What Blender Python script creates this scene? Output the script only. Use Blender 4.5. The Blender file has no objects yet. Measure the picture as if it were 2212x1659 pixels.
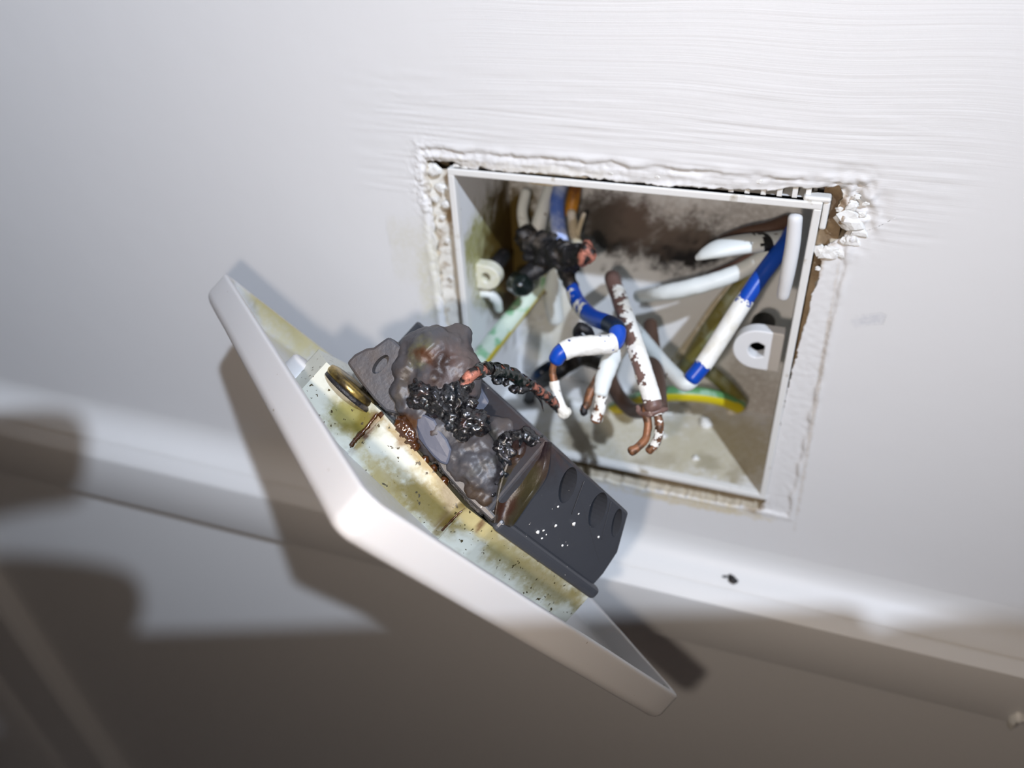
import bpy, bmesh, math, random
import numpy as np
from mathutils import Vector, Matrix, noise

random.seed(7)
SC = bpy.context.scene
COL = SC.collection

# ------------------------------------------------------------------ camera solve (mm; box centre = origin, X right, Y into wall, Z up)
F_PX, CX, CY = 1700.0, 1106.0, 829.5
R = np.array([[0.935748, 0.349111, -0.049977], [0.168588, -0.567276, -0.806087], [-0.309765, 0.745868, -0.589683]])
C = np.array([34.272571, -144.457708, 97.502734])
ZOFF = 500.0                                  # box centre stands 0.5 m above the floor
RIGHT, DOWN, FWD = R

def M3(p):                                    # mm -> metres
    return Vector((p[0] * .001, p[1] * .001, (p[2] + ZOFF) * .001))

def ray(u, v):
    return R.T @ np.array([(u - CX) / F_PX, (v - CY) / F_PX, 1.0])
def atY(u, v, Y):
    d = ray(u, v); return C + d * (Y - C[1]) / d[1]
def proj(X):
    c = R @ (np.asarray(X) - C); return F_PX * c[0] / c[2] + CX, F_PX * c[1] / c[2] + CY

cam_d = bpy.data.cameras.new('camera'); cam = bpy.data.objects.new('camera', cam_d); COL.objects.link(cam)
cam_d.sensor_width = 36.0; cam_d.lens = F_PX / 2212.0 * 36.0
cam_d.clip_start = 0.004; cam_d.clip_end = 50
cam.matrix_world = Matrix.Translation(M3(C)) @ Matrix([list(x) for x in np.c_[RIGHT, -DOWN, -FWD]]).to_4x4()
cam_d.dof.use_dof = True; cam_d.dof.focus_distance = 0.130; cam_d.dof.aperture_fstop = 14.0
SC.camera = cam

# ------------------------------------------------------------------ world, lights, exposure
w = bpy.data.worlds.new('world'); SC.world = w; w.use_nodes = True
w.node_tree.nodes['Background'].inputs[0].default_value = (1.0, 0.86, 0.82, 1)
w.node_tree.nodes['Background'].inputs[1].default_value = 0.045
SC.view_settings.view_transform = 'Standard'; SC.view_settings.look = 'None'
SC.view_settings.exposure = 0.0; SC.view_settings.gamma = 1.0
SC.view_settings.use_curve_mapping = False

A_POS = np.array([250., -320., 412.])         # hand torch up to the right, behind the photographer
B_POS = np.array([21.3, -155.0, 85.2])        # flash of the phone, beside its lens
def point(name, pos, power, color, radius):
    l = bpy.data.lights.new(name, 'POINT'); l.energy = power; l.color = color; l.shadow_soft_size = radius
    o = bpy.data.objects.new(name, l); COL.objects.link(o); o.location = M3(pos); return o
AIM = np.array([-360., 0., -50.])             # the torch's beam is centred on the wall to the left of the box
tl = bpy.data.lights.new('torch_light', 'SPOT'); tl.energy = 13.3; tl.color = (0.86, 0.97, 1.17); tl.shadow_soft_size = 0.006; tl.spot_size = math.radians(92); tl.spot_blend = 1.0
tlo = bpy.data.objects.new('torch_light', tl); COL.objects.link(tlo); tlo.location = M3(A_POS); tlo.rotation_euler = Vector(AIM - A_POS).to_track_quat('-Z', 'Y').to_euler()
point('flash_light', B_POS, 0.48, (1.0, 0.86, 0.74), 0.003)

# ------------------------------------------------------------------ materials
def lin(c):
    return tuple(((x / 255) / 12.92 if x / 255 <= .04045 else (((x / 255) + .055) / 1.055) ** 2.4) for x in c)
def rgba(c): return (*lin(c), 1.0)

def mat(name, base, rough=.5, metal=0., var=None, bump=None, stain_shade=False, spec=.5, coat=0., sss=0., strokes=False, specks=None):
    m = bpy.data.materials.new(name); m.use_nodes = True
    nt = m.node_tree; N = nt.nodes; L = nt.links; b = N['Principled BSDF']
    b.inputs['Roughness'].default_value = rough; b.inputs['Metallic'].default_value = metal
    b.inputs['Specular IOR Level'].default_value = spec; b.inputs['Coat Weight'].default_value = coat
    b.inputs['Coat Roughness'].default_value = .12
    if sss:
        b.inputs['Subsurface Weight'].default_value = sss; b.inputs['Subsurface Radius'].default_value = (.002, .001, .0006); b.inputs['Subsurface Scale'].default_value = 1
    tc = N.new('ShaderNodeTexCoord'); co = tc.outputs['Object']
    rgb = N.new('ShaderNodeRGB'); rgb.outputs[0].default_value = rgba(base); out = rgb.outputs[0]
    def mix(fac, a, bcol):
        mx = N.new('ShaderNodeMix'); mx.data_type = 'RGBA'
        L.new(fac, mx.inputs[0]); L.new(a, mx.inputs[6])
        if isinstance(bcol, tuple): mx.inputs[7].default_value = rgba(bcol)
        else: L.new(bcol, mx.inputs[7])
        return mx.outputs[2]
    def nz(scale, detail=4, vec=None, rough_=.55):
        n = N.new('ShaderNodeTexNoise'); n.inputs['Scale'].default_value = scale; n.inputs['Detail'].default_value = detail; n.inputs['Roughness'].default_value = rough_
        L.new(vec if vec is not None else co, n.inputs['Vector']); return n.outputs['Fac']
    def ramp(fac, lo, hi):
        r = N.new('ShaderNodeMapRange'); r.inputs[1].default_value = lo; r.inputs[2].default_value = hi; L.new(fac, r.inputs[0]); return r.outputs[0]
    if var:
        for (c2, sc, lo, hi) in var:
            out = mix(ramp(nz(sc), lo, hi), out, c2)
    if stain_shade:
        at = N.new('ShaderNodeAttribute'); at.attribute_name = 'stain_shade'
        n1 = nz(900, 5)
        s = N.new('ShaderNodeMath'); s.operation = 'MULTIPLY'; L.new(at.outputs['Alpha'], s.inputs[0]); L.new(ramp(n1, .18, .55), s.inputs[1])
        s2 = N.new('ShaderNodeMath'); s2.operation = 'MAXIMUM'; L.new(s.outputs[0], s2.inputs[0])
        s3 = N.new('ShaderNodeMath'); s3.operation = 'MULTIPLY_ADD'; L.new(at.outputs['Alpha'], s3.inputs[0]); s3.inputs[1].default_value = 2.2; s3.inputs[2].default_value = -1.2; L.new(s3.outputs[0], s2.inputs[1])
        s2.use_clamp = True
        out = mix(s2.outputs[0], out, at.outputs['Color'])
    if specks:
        c2, sc, th = specks
        out = mix(ramp(nz(sc, 2), th, th + .02), out, c2)
    L.new(out, b.inputs['Base Color'])
    last = None
    def addbump(h, strength, dist):
        nonlocal last
        bp = N.new('ShaderNodeBump'); bp.inputs['Strength'].default_value = strength; bp.inputs['Distance'].default_value = dist
        L.new(h, bp.inputs['Height'])
        if last is not None: L.new(last, bp.inputs['Normal'])
        last = bp.outputs[0]
    if bump:
        for (sc, st, ds) in bump: addbump(nz(sc, 6), st, ds)
    if strokes:                                # brush strokes: thin ridges running along X, above and to the right of the box
        mp = N.new('ShaderNodeMapping'); mp.inputs['Scale'].default_value = (7, 7, 1150); mp.inputs['Rotation'].default_value = (0, math.radians(-1.2), 0)
        warp = N.new('ShaderNodeVectorMath'); warp.operation = 'MULTIPLY_ADD'
        wn = N.new('ShaderNodeTexNoise'); wn.inputs['Scale'].default_value = 14; wn.inputs['Detail'].default_value = 1
        L.new(co, wn.inputs['Vector']); L.new(wn.outputs['Color'], warp.inputs[0]); warp.inputs[1].default_value = (0, 0, .012); L.new(co, warp.inputs[2])
        L.new(warp.outputs[0], mp.inputs['Vector'])
        n = nz(1.0, 3, mp.outputs[0], .7)
        sp = N.new('ShaderNodeMapping'); sp.vector_type = 'TEXTURE'
        sp.inputs['Location'].default_value = (.014, 0, (62 + ZOFF) * .001); sp.inputs['Scale'].default_value = (.062, 1, .05)
        L.new(co, sp.inputs['Vector'])
        g = N.new('ShaderNodeTexGradient'); g.gradient_type = 'SPHERICAL'; L.new(sp.outputs[0], g.inputs[0])
        mk = ramp(g.outputs['Fac'], 0.0, .35)
        ml = N.new('ShaderNodeMath'); ml.operation = 'MULTIPLY'; L.new(n, ml.inputs[0]); L.new(mk, ml.inputs[1])
        addbump(ml.outputs[0], .34, .00028)
    if last is not None: L.new(last, b.inputs['Normal'])
    return m

MT = {}
STAINABLE = {'white_wall_paint', 'white_box_plastic', 'white_urea_plate', 'cream_plastic', 'grey_thermoset', 'scorched_grey_plastic', 'melted_grey_plastic'}
MT['wall'] = mat('white_wall_paint', (229, 229, 228), .55, stain_shade=True, strokes=True, bump=[(60, .12, .0012), (700, .06, .0003)], spec=.3)
MT['rail'] = mat('white_gloss_wood_paint', (228, 228, 226), .42, bump=[(45, .06, .001), (500, .03, .0003)], spec=.35)
MT['cavity'] = mat('brown_cavity_plaster', (120, 100, 84), .95, var=[((70, 56, 46), 120, .4, .7)], bump=[(300, .6, .002)])
MT['floor'] = mat('grey_floor', (120, 112, 106), .6)
MT['box'] = mat('white_box_plastic', (228, 229, 229), .45, stain_shade=True, bump=[(400, .1, .0005)], specks=((120, 110, 96), 420, .76))
MT['boxrim'] = mat('box_rim_plastic', (232, 232, 228), .42, bump=[(600, .15, .0004)], var=[((170, 160, 140), 260, .62, .74)])
MT['plate'] = mat('white_urea_plate', (194, 193, 192), .36, stain_shade=True, bump=[(120, .04, .0004)], specks=((150, 142, 130), 900, .74), sss=.05)
MT['cream'] = mat('cream_plastic', (192, 194, 182), .36, stain_shade=True, bump=[(500, .12, .0004)], specks=((58, 48, 14), 1100, .66), coat=.2)
MT['grey'] = mat('grey_thermoset', (60, 62, 67), .42, stain_shade=True, bump=[(350, .16, .0006), (2200, .08, .0002)], specks=((205, 200, 190), 900, .73), coat=.12)
MT['melt'] = mat('melted_grey_plastic', (66, 66, 70), .46, stain_shade=True, bump=[(420, .16, .0008), (1500, .16, .0003)], var=[((72, 64, 60), 170, .45, .7)], coat=.0)
MT['scorch'] = mat('scorched_grey_plastic', (62, 62, 64), .42, stain_shade=True, bump=[(400, .3, .0006), (1800, .2, .0003)])
MT['lilac'] = mat('smooth_grey_blue_plastic', (74, 78, 92), .42, bump=[(300, .15, .0005)])
MT['char'] = mat('wet_black_char', (14, 14, 17), .14, var=[((52, 28, 18), 420, .60, .70), ((10, 22, 30), 300, .55, .7)], bump=[(900, .45, .001), (2600, .35, .0004)], coat=.7)
MT['brass'] = mat('tarnished_brass', (178, 152, 84), .34, .9, var=[((92, 80, 58), 420, .42, .62)], bump=[(900, .2, .0003)])
MT['tar'] = mat('brown_tar', (66, 36, 12), .15, bump=[(800, .4, .0005)], coat=.8)
MT['copper'] = mat('tarnished_copper', (146, 98, 66), .48, .25, var=[((80, 58, 42), 500, .42, .6), ((180, 126, 104), 300, .64, .74)], bump=[(1200, .3, .0003)])
MT['copperb'] = mat('burnt_copper', (190, 122, 102), .48, .25, var=[((30, 26, 24), 420, .42, .54)], bump=[(1500, .6, .0004)])
MT['brown'] = mat('brown_sleeve', (122, 96, 88), .45, var=[((98, 74, 66), 260, .4, .6), ((180, 160, 150), 700, .66, .7)], bump=[(900, .15, .0003)])
MT['brownb'] = mat('dark_brown_sleeve', (88, 66, 54), .5, bump=[(900, .15, .0003)])
MT['blue'] = mat('blue_sleeve', (16, 72, 176), .32, bump=[(700, .08, .0003)])
MT['bluepale'] = mat('paint_hazed_blue_sleeve', (86, 118, 200), .45, var=[((190, 204, 236), 190, .42, .62)], bump=[(700, .1, .0003)])
MT['bluedark'] = mat('dark_blue_tape', (10, 34, 62), .3)
MT['paint'] = mat('white_paint_coat', (238, 238, 232), .45, bump=[(700, .3, .0004)], var=[((222, 218, 204), 200, .5, .7)])
MT['whitewire'] = mat('painted_white_sleeve', (226, 232, 230), .42, bump=[(500, .12, .0003)], specks=((120, 104, 92), 380, .7))
MT['yellow'] = mat('yellow_sleeve', (208, 190, 22), .4, bump=[(500, .1, .0003)])
MT['green'] = mat('green_stripe', (96, 150, 96), .4, var=[((150, 188, 160), 240, .5, .62)])
MT['olive'] = mat('olive_stained_sleeve', (120, 112, 52), .5, var=[((150, 156, 128), 200, .45, .6)])
MT['palegreen'] = mat('pale_green_painted_sleeve', (206, 222, 206), .45, var=[((140, 190, 150), 260, .52, .6)])
MT['orange'] = mat('orange_brown_sleeve', (196, 134, 36), .5, var=[((110, 66, 20), 160, .45, .6)])
MT['soot'] = mat('matt_black_soot', (24, 23, 25), .5, var=[((92, 84, 76), 200, .55, .68)], bump=[(700, .6, .0008)])
MT['glass_char'] = mat('glossy_green_black_bead', (16, 26, 24), .12, bump=[(700, .4, .0006)], coat=.7)
MT['crumb'] = mat('plaster_crumb', (232, 232, 228), .9, bump=[(900, .5, .0006)])
MT['tan'] = mat('tan_plaster_edge', (200, 188, 160), .95, var=[((236, 232, 222), 260, .48, .62)], bump=[(500, .5, .0008)])
MT['gap'] = mat('brown_gap_plaster', (160, 140, 112), .95, var=[((110, 92, 72), 160, .45, .65), ((214, 206, 190), 300, .62, .7)], bump=[(500, .5, .0008)])
MT['fillet'] = mat('smeared_plaster', (216, 214, 206), .95, var=[((150, 130, 102), 210, .52, .66)], bump=[(500, .5, .0008)])
MT['phone'] = mat('dark_phone_body', (34, 35, 38), .4)
MT['phoneglass'] = mat('black_phone_glass', (8, 8, 9), .08)
MT['skin'] = mat('skin', (196, 148, 122), .5, sss=.1, bump=[(300, .1, .0005)])
MT['torch'] = mat('black_torch_metal', (30, 30, 32), .35, .7)
m = mat('torch_lens_glow', (240, 245, 255), .2); MT['lens'] = m
m.node_tree.nodes['Principled BSDF'].inputs['Emission Color'].default_value = (.9, .95, 1, 1)
m.node_tree.nodes['Principled BSDF'].inputs['Emission Strength'].default_value = 3

# ------------------------------------------------------------------ object helpers
def tag(o, label=None, cat=None, group=None, kind=None):
    if label: o['label'] = label
    if cat: o['category'] = cat
    if group: o['group'] = group
    if kind: o['kind'] = kind
    return o
def empty(name, pos, rot=None):
    o = bpy.data.objects.new(name, None); COL.objects.link(o); o.empty_display_size = .005
    o.matrix_world = Matrix.Translation(M3(pos)) @ (rot.to_4x4() if rot else Matrix.Identity(4)); o['_o'] = 1
    del o['_o']; return o
WORLD = {}                                      # object name -> origin in mm for axis-aligned things
def thing(name, pos, label, cat, group=None):
    o = empty(name, pos); WORLD[o.name] = np.array(pos, float); return tag(o, label, cat, group)

def build(name, verts, faces, material, parent=None, smooth=True, local=False, kind=None, mats=None, midx=None, stain_shades=None, sub=None):
    """verts in mm (world, or in the parent's own frame when local). One mesh object."""
    V = np.array(verts, float)
    if local or parent is None and False: org = np.zeros(3)
    elif parent is not None: org = WORLD[parent.name]
    else: org = np.array([0, 0, -ZOFF])
    me = bpy.data.meshes.new(name)
    P = (V - org) * .001
    me.from_pydata([tuple(p) for p in P], [], [tuple(f) for f in faces]); me.validate()
    for m_ in (mats or [material]): me.materials.append(m_)
    if midx is not None:
        for p, i in zip(me.polygons, midx): p.material_index = i
    if smooth:
        for p in me.polygons: p.use_smooth = True
    if stain_shades is None and any(m_.name in STAINABLE for m_ in (mats or [material])): stain_shades = [(0, 0, 0, 0)] * len(me.vertices)
    if stain_shades is not None:
        a = me.color_attributes.new('stain_shade', 'FLOAT_COLOR', 'POINT')
        for i, c in enumerate(stain_shades): a.data[i].color = c
    o = bpy.data.objects.new(name, me); COL.objects.link(o)
    if parent is not None: o.parent = parent; WORLD[o.name] = org
    if kind: o['kind'] = kind
    bm = bmesh.new(); bm.from_mesh(me); bmesh.ops.recalc_face_normals(bm, faces=bm.faces); bm.to_mesh(me); bm.free()
    if sub:
        md = o.modifiers.new('edge_split', 'EDGE_SPLIT'); md.split_angle = math.radians(sub)
    return o
def recentre(o):                                # top-level mesh: origin to its bounding-box base
    me = o.data; n = len(me.vertices); co = np.empty(n * 3); me.vertices.foreach_get('co', co); co = co.reshape(-1, 3)
    c = (co.min(0) + co.max(0)) / 2
    me.vertices.foreach_set('co', (co - c).ravel()); o.location = Vector(c) + o.location
    return o

def crom(P, n=8):
    P = np.array(P, float); out = []
    Q = np.vstack([2 * P[0] - P[1], P, 2 * P[-1] - P[-2]])
    for i in range(1, len(Q) - 2):
        for k in range(n):
            t = k / n; a, b, c, d = Q[i - 1], Q[i], Q[i + 1], Q[i + 2]
            out.append(.5 * (2 * b + (c - a) * t + (2 * a - 5 * b + 4 * c - d) * t * t + (3 * b - a - 3 * c + d) * t ** 3))
    out.append(P[-1]); return np.array(out)
def frames(P):
    T = np.gradient(P, axis=0); T /= np.linalg.norm(T, axis=1)[:, None]
    up = np.array([.3, .2, 1.]); u = up - T[0] * (up @ T[0]); u /= np.linalg.norm(u); U = [u]
    for t in T[1:]:
        u = U[-1] - t * (U[-1] @ t); U.append(u / np.linalg.norm(u))
    U = np.array(U); return T, U, np.cross(T, U)
def nz3(p, s=1.0, seed=0.): return noise.noise(Vector((p[0] * s + seed, p[1] * s, p[2] * s)))
TD = [np.zeros(3)]
def tube(P4, seg=14, n=8, amp=0., ns=.6, seed=0., keep=None, grow=0., flat=None, round_ends=True):
    """P4: rows x,y,z,r (mm). keep(p, t, ang)->bool drops faces. returns verts, faces."""
    Q = crom(P4, n); P = Q[:, :3]; r = Q[:, 3] + grow
    T, U, W = frames(P); V = []; K = len(P)
    rings = []
    lst = list(range(K))
    for i in lst:
        ring = []
        for k in range(seg):
            a = 2 * math.pi * k / seg; d = U[i] * math.cos(a) + W[i] * math.sin(a)
            if flat is not None: d = U[i] * math.cos(a) * flat + W[i] * math.sin(a) * (2 - flat)
            p = P[i] + d * r[i]
            if amp: p = p + d * amp * (nz3(p, ns, seed) + .5 * nz3(p, ns * 2.7, seed + 9))
            ring.append(len(V)); V.append(p)
        rings.append(ring)
    Fc = []
    for i in range(K - 1):
        for k in range(seg):
            k2 = (k + 1) % seg
            if keep is not None:
                mid = (V[rings[i][k]] + V[rings[i + 1][k2]]) / 2; am = 2 * math.pi * (k + .5) / seg; TD[0] = U[i] * math.cos(am) + W[i] * math.sin(am)
                if not keep(mid, i / (K - 1), 2 * math.pi * (k + .5) / seg): continue
            Fc.append((rings[i][k], rings[i][k2], rings[i + 1][k2], rings[i + 1][k]))
    if keep is None and round_ends:
        for e, sgn in ((0, -1), (K - 1, 1)):
            prev = rings[e]
            for st in (.55, .85):
                ring = []
                for k in range(seg):
                    q = V[rings[e][k]]; c = P[e]
                    ring.append(len(V)); V.append(c + (q - c) * math.sqrt(1 - st * st) + T[e] * sgn * r[e] * st * .6)
                for k in range(seg):
                    k2 = (k + 1) % seg; Fc.append((prev[k], prev[k2], ring[k2], ring[k]))
                prev = ring
            V.append(P[e] + T[e] * sgn * r[e] * .62); c = len(V) - 1
            for k in range(seg): Fc.append((prev[k], prev[(k + 1) % seg], c))
    used = sorted({i for f in Fc for i in f}); mp = {o: n_ for n_, o in enumerate(used)}
    return [V[i] for i in used], [tuple(mp[i] for i in f) for f in Fc]
def pix(pts):                                   # (px, py, Y, r) -> x, y, z, r
    return [(*atY(a, b, c if c < 8 else 8 + (c - 8) * .68), r) for a, b, c, r in pts]
def lathe(prof, axis_o, axis_d, seg=32):
    d = np.array(axis_d, float); d /= np.linalg.norm(d)
    u = np.cross(d, [0, 0, 1.]) if abs(d[2]) < .9 else np.cross(d, [1., 0, 0]); u /= np.linalg.norm(u); v = np.cross(d, u)
    V = []; Fc = []
    for (r, h) in prof:
        for k in range(seg):
            a = 2 * math.pi * k / seg; V.append(np.array(axis_o) + d * h + (u * math.cos(a) + v * math.sin(a)) * max(r, 1e-4))
    for i in range(len(prof) - 1):
        for k in range(seg):
            k2 = (k + 1) % seg; Fc.append((i * seg + k, i * seg + k2, (i + 1) * seg + k2, (i + 1) * seg + k))
    return V, Fc
def boxm(lo, hi):
    x0, y0, z0 = lo; x1, y1, z1 = hi
    V = [(x0, y0, z0), (x1, y0, z0), (x1, y1, z0), (x0, y1, z0), (x0, y0, z1), (x1, y0, z1), (x1, y1, z1), (x0, y1, z1)]
    return V, [(0, 3, 2, 1), (4, 5, 6, 7), (0, 1, 5, 4), (1, 2, 6, 5), (2, 3, 7, 6), (3, 0, 4, 7)]
def join(*ms):
    V = []; Fc = []
    for v, f in ms:
        o = len(V); V += list(v); Fc += [tuple(i + o for i in q) for q in f]
    return V, Fc
def bevel(o, wdt, seg=2, ang=40):
    md = o.modifiers.new('bevel', 'BEVEL'); md.width = wdt * .001; md.segments = seg; md.limit_method = 'ANGLE'; md.angle_limit = math.radians(ang)
def stain_shade_of(P, blobs, base=(0, 0, 0, 0)):      # blobs: px, py, rx, ry, deg, rgb, strength ; stains, plus shade painted inside the box
    u, v = proj(P); col = np.array(base[:3], float); a = base[3]
    wob = 1 + .35 * nz3(P, .35, 3.) + .25 * nz3(P, 1.1, 8.)
    for (bx, by, rx, ry, dg, c, s) in blobs:
        t = math.radians(dg); dx = u - bx; dy = v - by
        x = (dx * math.cos(t) + dy * math.sin(t)) / rx; y = (-dx * math.sin(t) + dy * math.cos(t)) / ry
        d = math.hypot(x, y) * wob
        k = s * max(0., min(1., (1.25 - d) / .6))
        if k > 0:
            col = col * (1 - k) + np.array(lin(c)) * k if a > 0 else np.array(lin(c)); a = a + (1 - a) * k
    return (*col, a)

# ================================================================== THE SETTING
# ---- wall with the ragged hole (fine ring of real relief around it)
HOLE = [(918, 348), (950, 352), (976, 350), (1005, 362), (1030, 372), (1037, 360), (1062, 371), (1110, 376), (1158, 376), (1210, 380), (1260, 383), (1330, 393), (1400, 401), (1490, 405),
        (1576, 411), (1670, 414), (1705, 405), (1752, 407), (1790, 408), (1812, 404), (1826, 430), (1808, 446), (1806, 480), (1832, 492), (1816, 530), (1788, 530), (1776, 560), (1752, 655), (1741, 700),
        (1711, 799), (1682, 919), (1658, 1033), (1652, 1085), (1640, 1102), (1560, 1090), (1499, 1078), (1420, 1062), (1340, 1046), (1200, 1012), (1060, 976), (1030, 940), (1000, 860), (962, 700), (948, 600), (938, 500), (928, 420)]
hp = np.array([atY(u, v, 0)[[0, 2]] for u, v in HOLE]); hp = np.vstack([hp, hp[:1]])
seg_l = np.linalg.norm(np.diff(hp, axis=0), axis=1); cum = np.r_[0, np.cumsum(seg_l)]
NS = 900
ts = np.linspace(0, cum[-1], NS, endpoint=False)
H = np.array([[np.interp(t, cum, hp[:, i]) for i in (0, 1)] for t in ts])
for i in range(NS):
    c = H[i] / np.linalg.norm(H[i])
    H[i] += c * (.55 * nz3((H[i][0], 0, H[i][1]), .45, 2.) + .35 * nz3((H[i][0], 0, H[i][1]), 1.5, 5.))
X0, X1, Z0, Z1 = -66., 66., -55., 66.
def outer(p):
    k = 1e9
    if p[0] > 0: k = min(k, X1 / p[0])
    if p[0] < 0: k = min(k, X0 / p[0])
    if p[1] > 0: k = min(k, Z1 / p[1])
    if p[1] < 0: k = min(k, Z0 / p[1])
    return p * k
ang = np.unwrap(np.arctan2(H[:, 1], H[:, 0]))          # runs clockwise; smoothed so that no two rays cross
lin_a = ang[0] + np.linspace(0, -2 * math.pi, NS, endpoint=False); dv = ang - lin_a; ker = np.hanning(91); ker /= ker.sum()
dv = np.convolve(np.r_[dv[-45:], dv, dv[:45]], ker, 'valid'); ang = np.minimum.accumulate(lin_a + dv)
OUT = np.array([outer(np.array([math.cos(a), math.sin(a)])) for a in ang])
for cx_, cz_ in ((X0, Z0), (X1, Z0), (X1, Z1), (X0, Z1)):
    OUT[np.argmin(np.hypot(OUT[:, 0] - cx_, OUT[:, 1] - cz_))] = (cx_, cz_)
LV = np.r_[np.linspace(0, .45, 46), np.linspace(.45, 1, 26)[1:]]
def sm(a, b, x): t = min(1., max(0., (x - a) / (b - a))); return t * t * (3 - 2 * t)
def relief(x, z, t):
    n1 = nz3((x, 0, z), .22, 1.); n2 = nz3((x, 0, z), .9, 4.); n3 = nz3((x, 0, z), 2.6, 6.)
    sq = max(abs(x + .2), abs(z + (.6 if z > 0 else -2)) + (1.5 if z > 0 else 0)) - 43.2 + n1 * .7 + n2 * .15
    ins = 1 - sm(-.35, .35, sq)
    h = -.32 * ins
    lip = math.exp(-((sq - .7) / .8) ** 2) * (.14 + .30 * n1 + .06 * n2)
    h += max(0, lip)
    if z > 34: h += .42 * ins * nz3((x * .16, 0, z * .8), 1., 21.) + .10 * ins * n2                       # paint flakes torn along the top strip
    h += ins * (.06 * n2 + .04 * n3)
    g = math.exp(-(((x - 41.5) / 4.2) ** 2 + ((z - 35.5) / 5.5) ** 2))        # broken corner
    h += g * (-1.2 + 2.6 * nz3((x, 0, z), .45, 31.) + .8 * n2 + .35 * n3)
    g2 = math.exp(-(((x + 42) / 3.5) ** 2 + ((z - 33) / 8) ** 2)); h += g2 * (.5 * n2 + .6 * n3)
    fade = 1 - sm(.55, .95, t)
    # long paint ridges above the box
    if z > 30: h += .10 * fade * nz3((x * .06, 0, z * 1.6 + x * .03), 1., 12.)
    return h * fade, g
WALL_ST = [(905, 540, 70, 70, 0, (206, 202, 176), .22), (930, 600, 25, 90, 0, (206, 202, 160), .4), (840, 500, 110, 26, 20, (212, 208, 190), .18),
           (1800, 480, 26, 55, 5, (150, 128, 100), .95), (1770, 560, 12, 40, 12, (172, 152, 124), .8), (1815, 440, 18, 22, 0, (150, 126, 100), .9),
           (1765, 850, 5, 260, 9.5, (196, 186, 172), .6), (1500, 1088, 150, 9, 11, (214, 200, 164), .8), (1250, 1025, 130, 9, 13, (214, 200, 164), .6), (1630, 1095, 22, 16, 0, (150, 128, 92), .8),
           (935, 395, 22, 46, 0, (176, 164, 136), .6), (1010, 352, 60, 8, 8, (170, 158, 134), .55), (1180, 372, 120, 12, 4, (206, 200, 184), .5), (1450, 385, 350, 8, 5, (206, 204, 200), .5),
           (1885, 690, 36, 12, -8, (196, 198, 204), .5)]
V = []; ST = []
for li, t in enumerate(LV):
    for i in range(NS):
        q = H[i] + (OUT[i] - H[i]) * t
        h, g = relief(q[0], q[1], t)
        P = np.array([q[0], -h, q[1]]); V.append(P); ST.append(stain_shade_of(P, WALL_ST) if t < .5 else (0, 0, 0, 0))
Fc = []
for li in range(len(LV) - 1):
    for i in range(NS):
        j = (i + 1) % NS; Fc.append((li * NS + i, li * NS + j, (li + 1) * NS + j, (li + 1) * NS + i))
# cut face of the plaster, going back into the wall
b0 = len(V)
for k, (dy, grow) in enumerate([(1.2, .5), (3., .9), (6., .8), (12., 1.2)]):
    for i in range(NS):
        c = H[i] / np.linalg.norm(H[i])
        q = H[i] + c * (grow * (.5 + .9 * nz3((H[i][0], dy, H[i][1]), .8, 3.)))
        P = np.array([q[0], dy + .3 * nz3((q[0], dy, q[1]), 1., 7.), q[1]]); V.append(P)
        ST.append((*lin((206, 192, 164)), .9) if k < 2 else (*lin((176, 158, 130)), 1.))
for i in range(NS):
    j = (i + 1) % NS; Fc.append((i, j, b0 + j, b0 + i))
for k in range(3):
    for i in range(NS):
        j = (i + 1) % NS; Fc.append((b0 + k * NS + i, b0 + k * NS + j, b0 + (k + 1) * NS + j, b0 + (k + 1) * NS + i))
# the rest of the wall
XS = [-900, X0, X1, 700]; ZS = [-ZOFF, Z0, Z1, 900]
def wq(x0, x1, z0, z1):
    o = len(V)
    V.extend([np.array([x0, 0, z0]), np.array([x1, 0, z0]), np.array([x1, 0, z1]), np.array([x0, 0, z1])]); ST.extend([(0, 0, 0, 0)] * 4); Fc.append((o, o + 1, o + 2, o + 3))
for a in range(3):
    for b in range(3):
        if (a, b) != (1, 1): wq(XS[a], XS[a + 1], ZS[b], ZS[b + 1])
wall = build('wall_back', V, Fc, MT['wall'], stain_shades=ST, kind='structure', smooth=True)

def sheet(name, P, material, kind='structure'):
    return build(name, P, [tuple(range(len(P)))], material, smooth=False, kind=kind)
build('wall_cavity', *boxm((-120, 44, -120), (120, 60, 120)), MT['cavity'], kind='structure', smooth=False)
build('floor', *boxm((-1400, -1600, -ZOFF - 20), (900, 60, -ZOFF)), MT['floor'], kind='structure', smooth=False)

# ---- horizontal rail moulding and the flat boarding below it (profile: protrusion p, height z, slope of z per X)
PROF = [(0.0, -54.5, 0), (.25, -56.8, 0), (.9, -58.8, 0), (2.2, -60.6, .004), (4.2, -62.0, .008), (6.6, -63.4, .010), (7.0, -63.8, .010), (6.6, -64.1, .011), (7.1, -64.4, .012), (9.9, -66.6, .020), (10.3, -67.0, .022), (10.4, -67.6, .022), (10.4, -84.3, .034),
        (10.1, -84.9, .034), (9.4, -85.1, .034), (1.4, -85.4, .034), (1.0, -85.9, .034), (1.0, -ZOFF, 0)]
V = []; Fc = []
xs = np.linspace(-284, 600, 90); n = len(PROF)
for x in xs:
    for (p, z, s) in PROF:
        zz = z + s * (x - 20) if z > -ZOFF else z
        V.append((x, -p - (.06 * nz3((x, p, z), .05, 2.)), zz + .12 * nz3((x, z, 0), .03, 4.)))
for i in range(len(xs) - 1):
    for k in range(n - 1): Fc.append((i * n + k, i * n + k + 1, (i + 1) * n + k + 1, (i + 1) * n + k))
build('trim_1', V, Fc, MT['rail'], kind='structure', smooth=True, sub=28)
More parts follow.
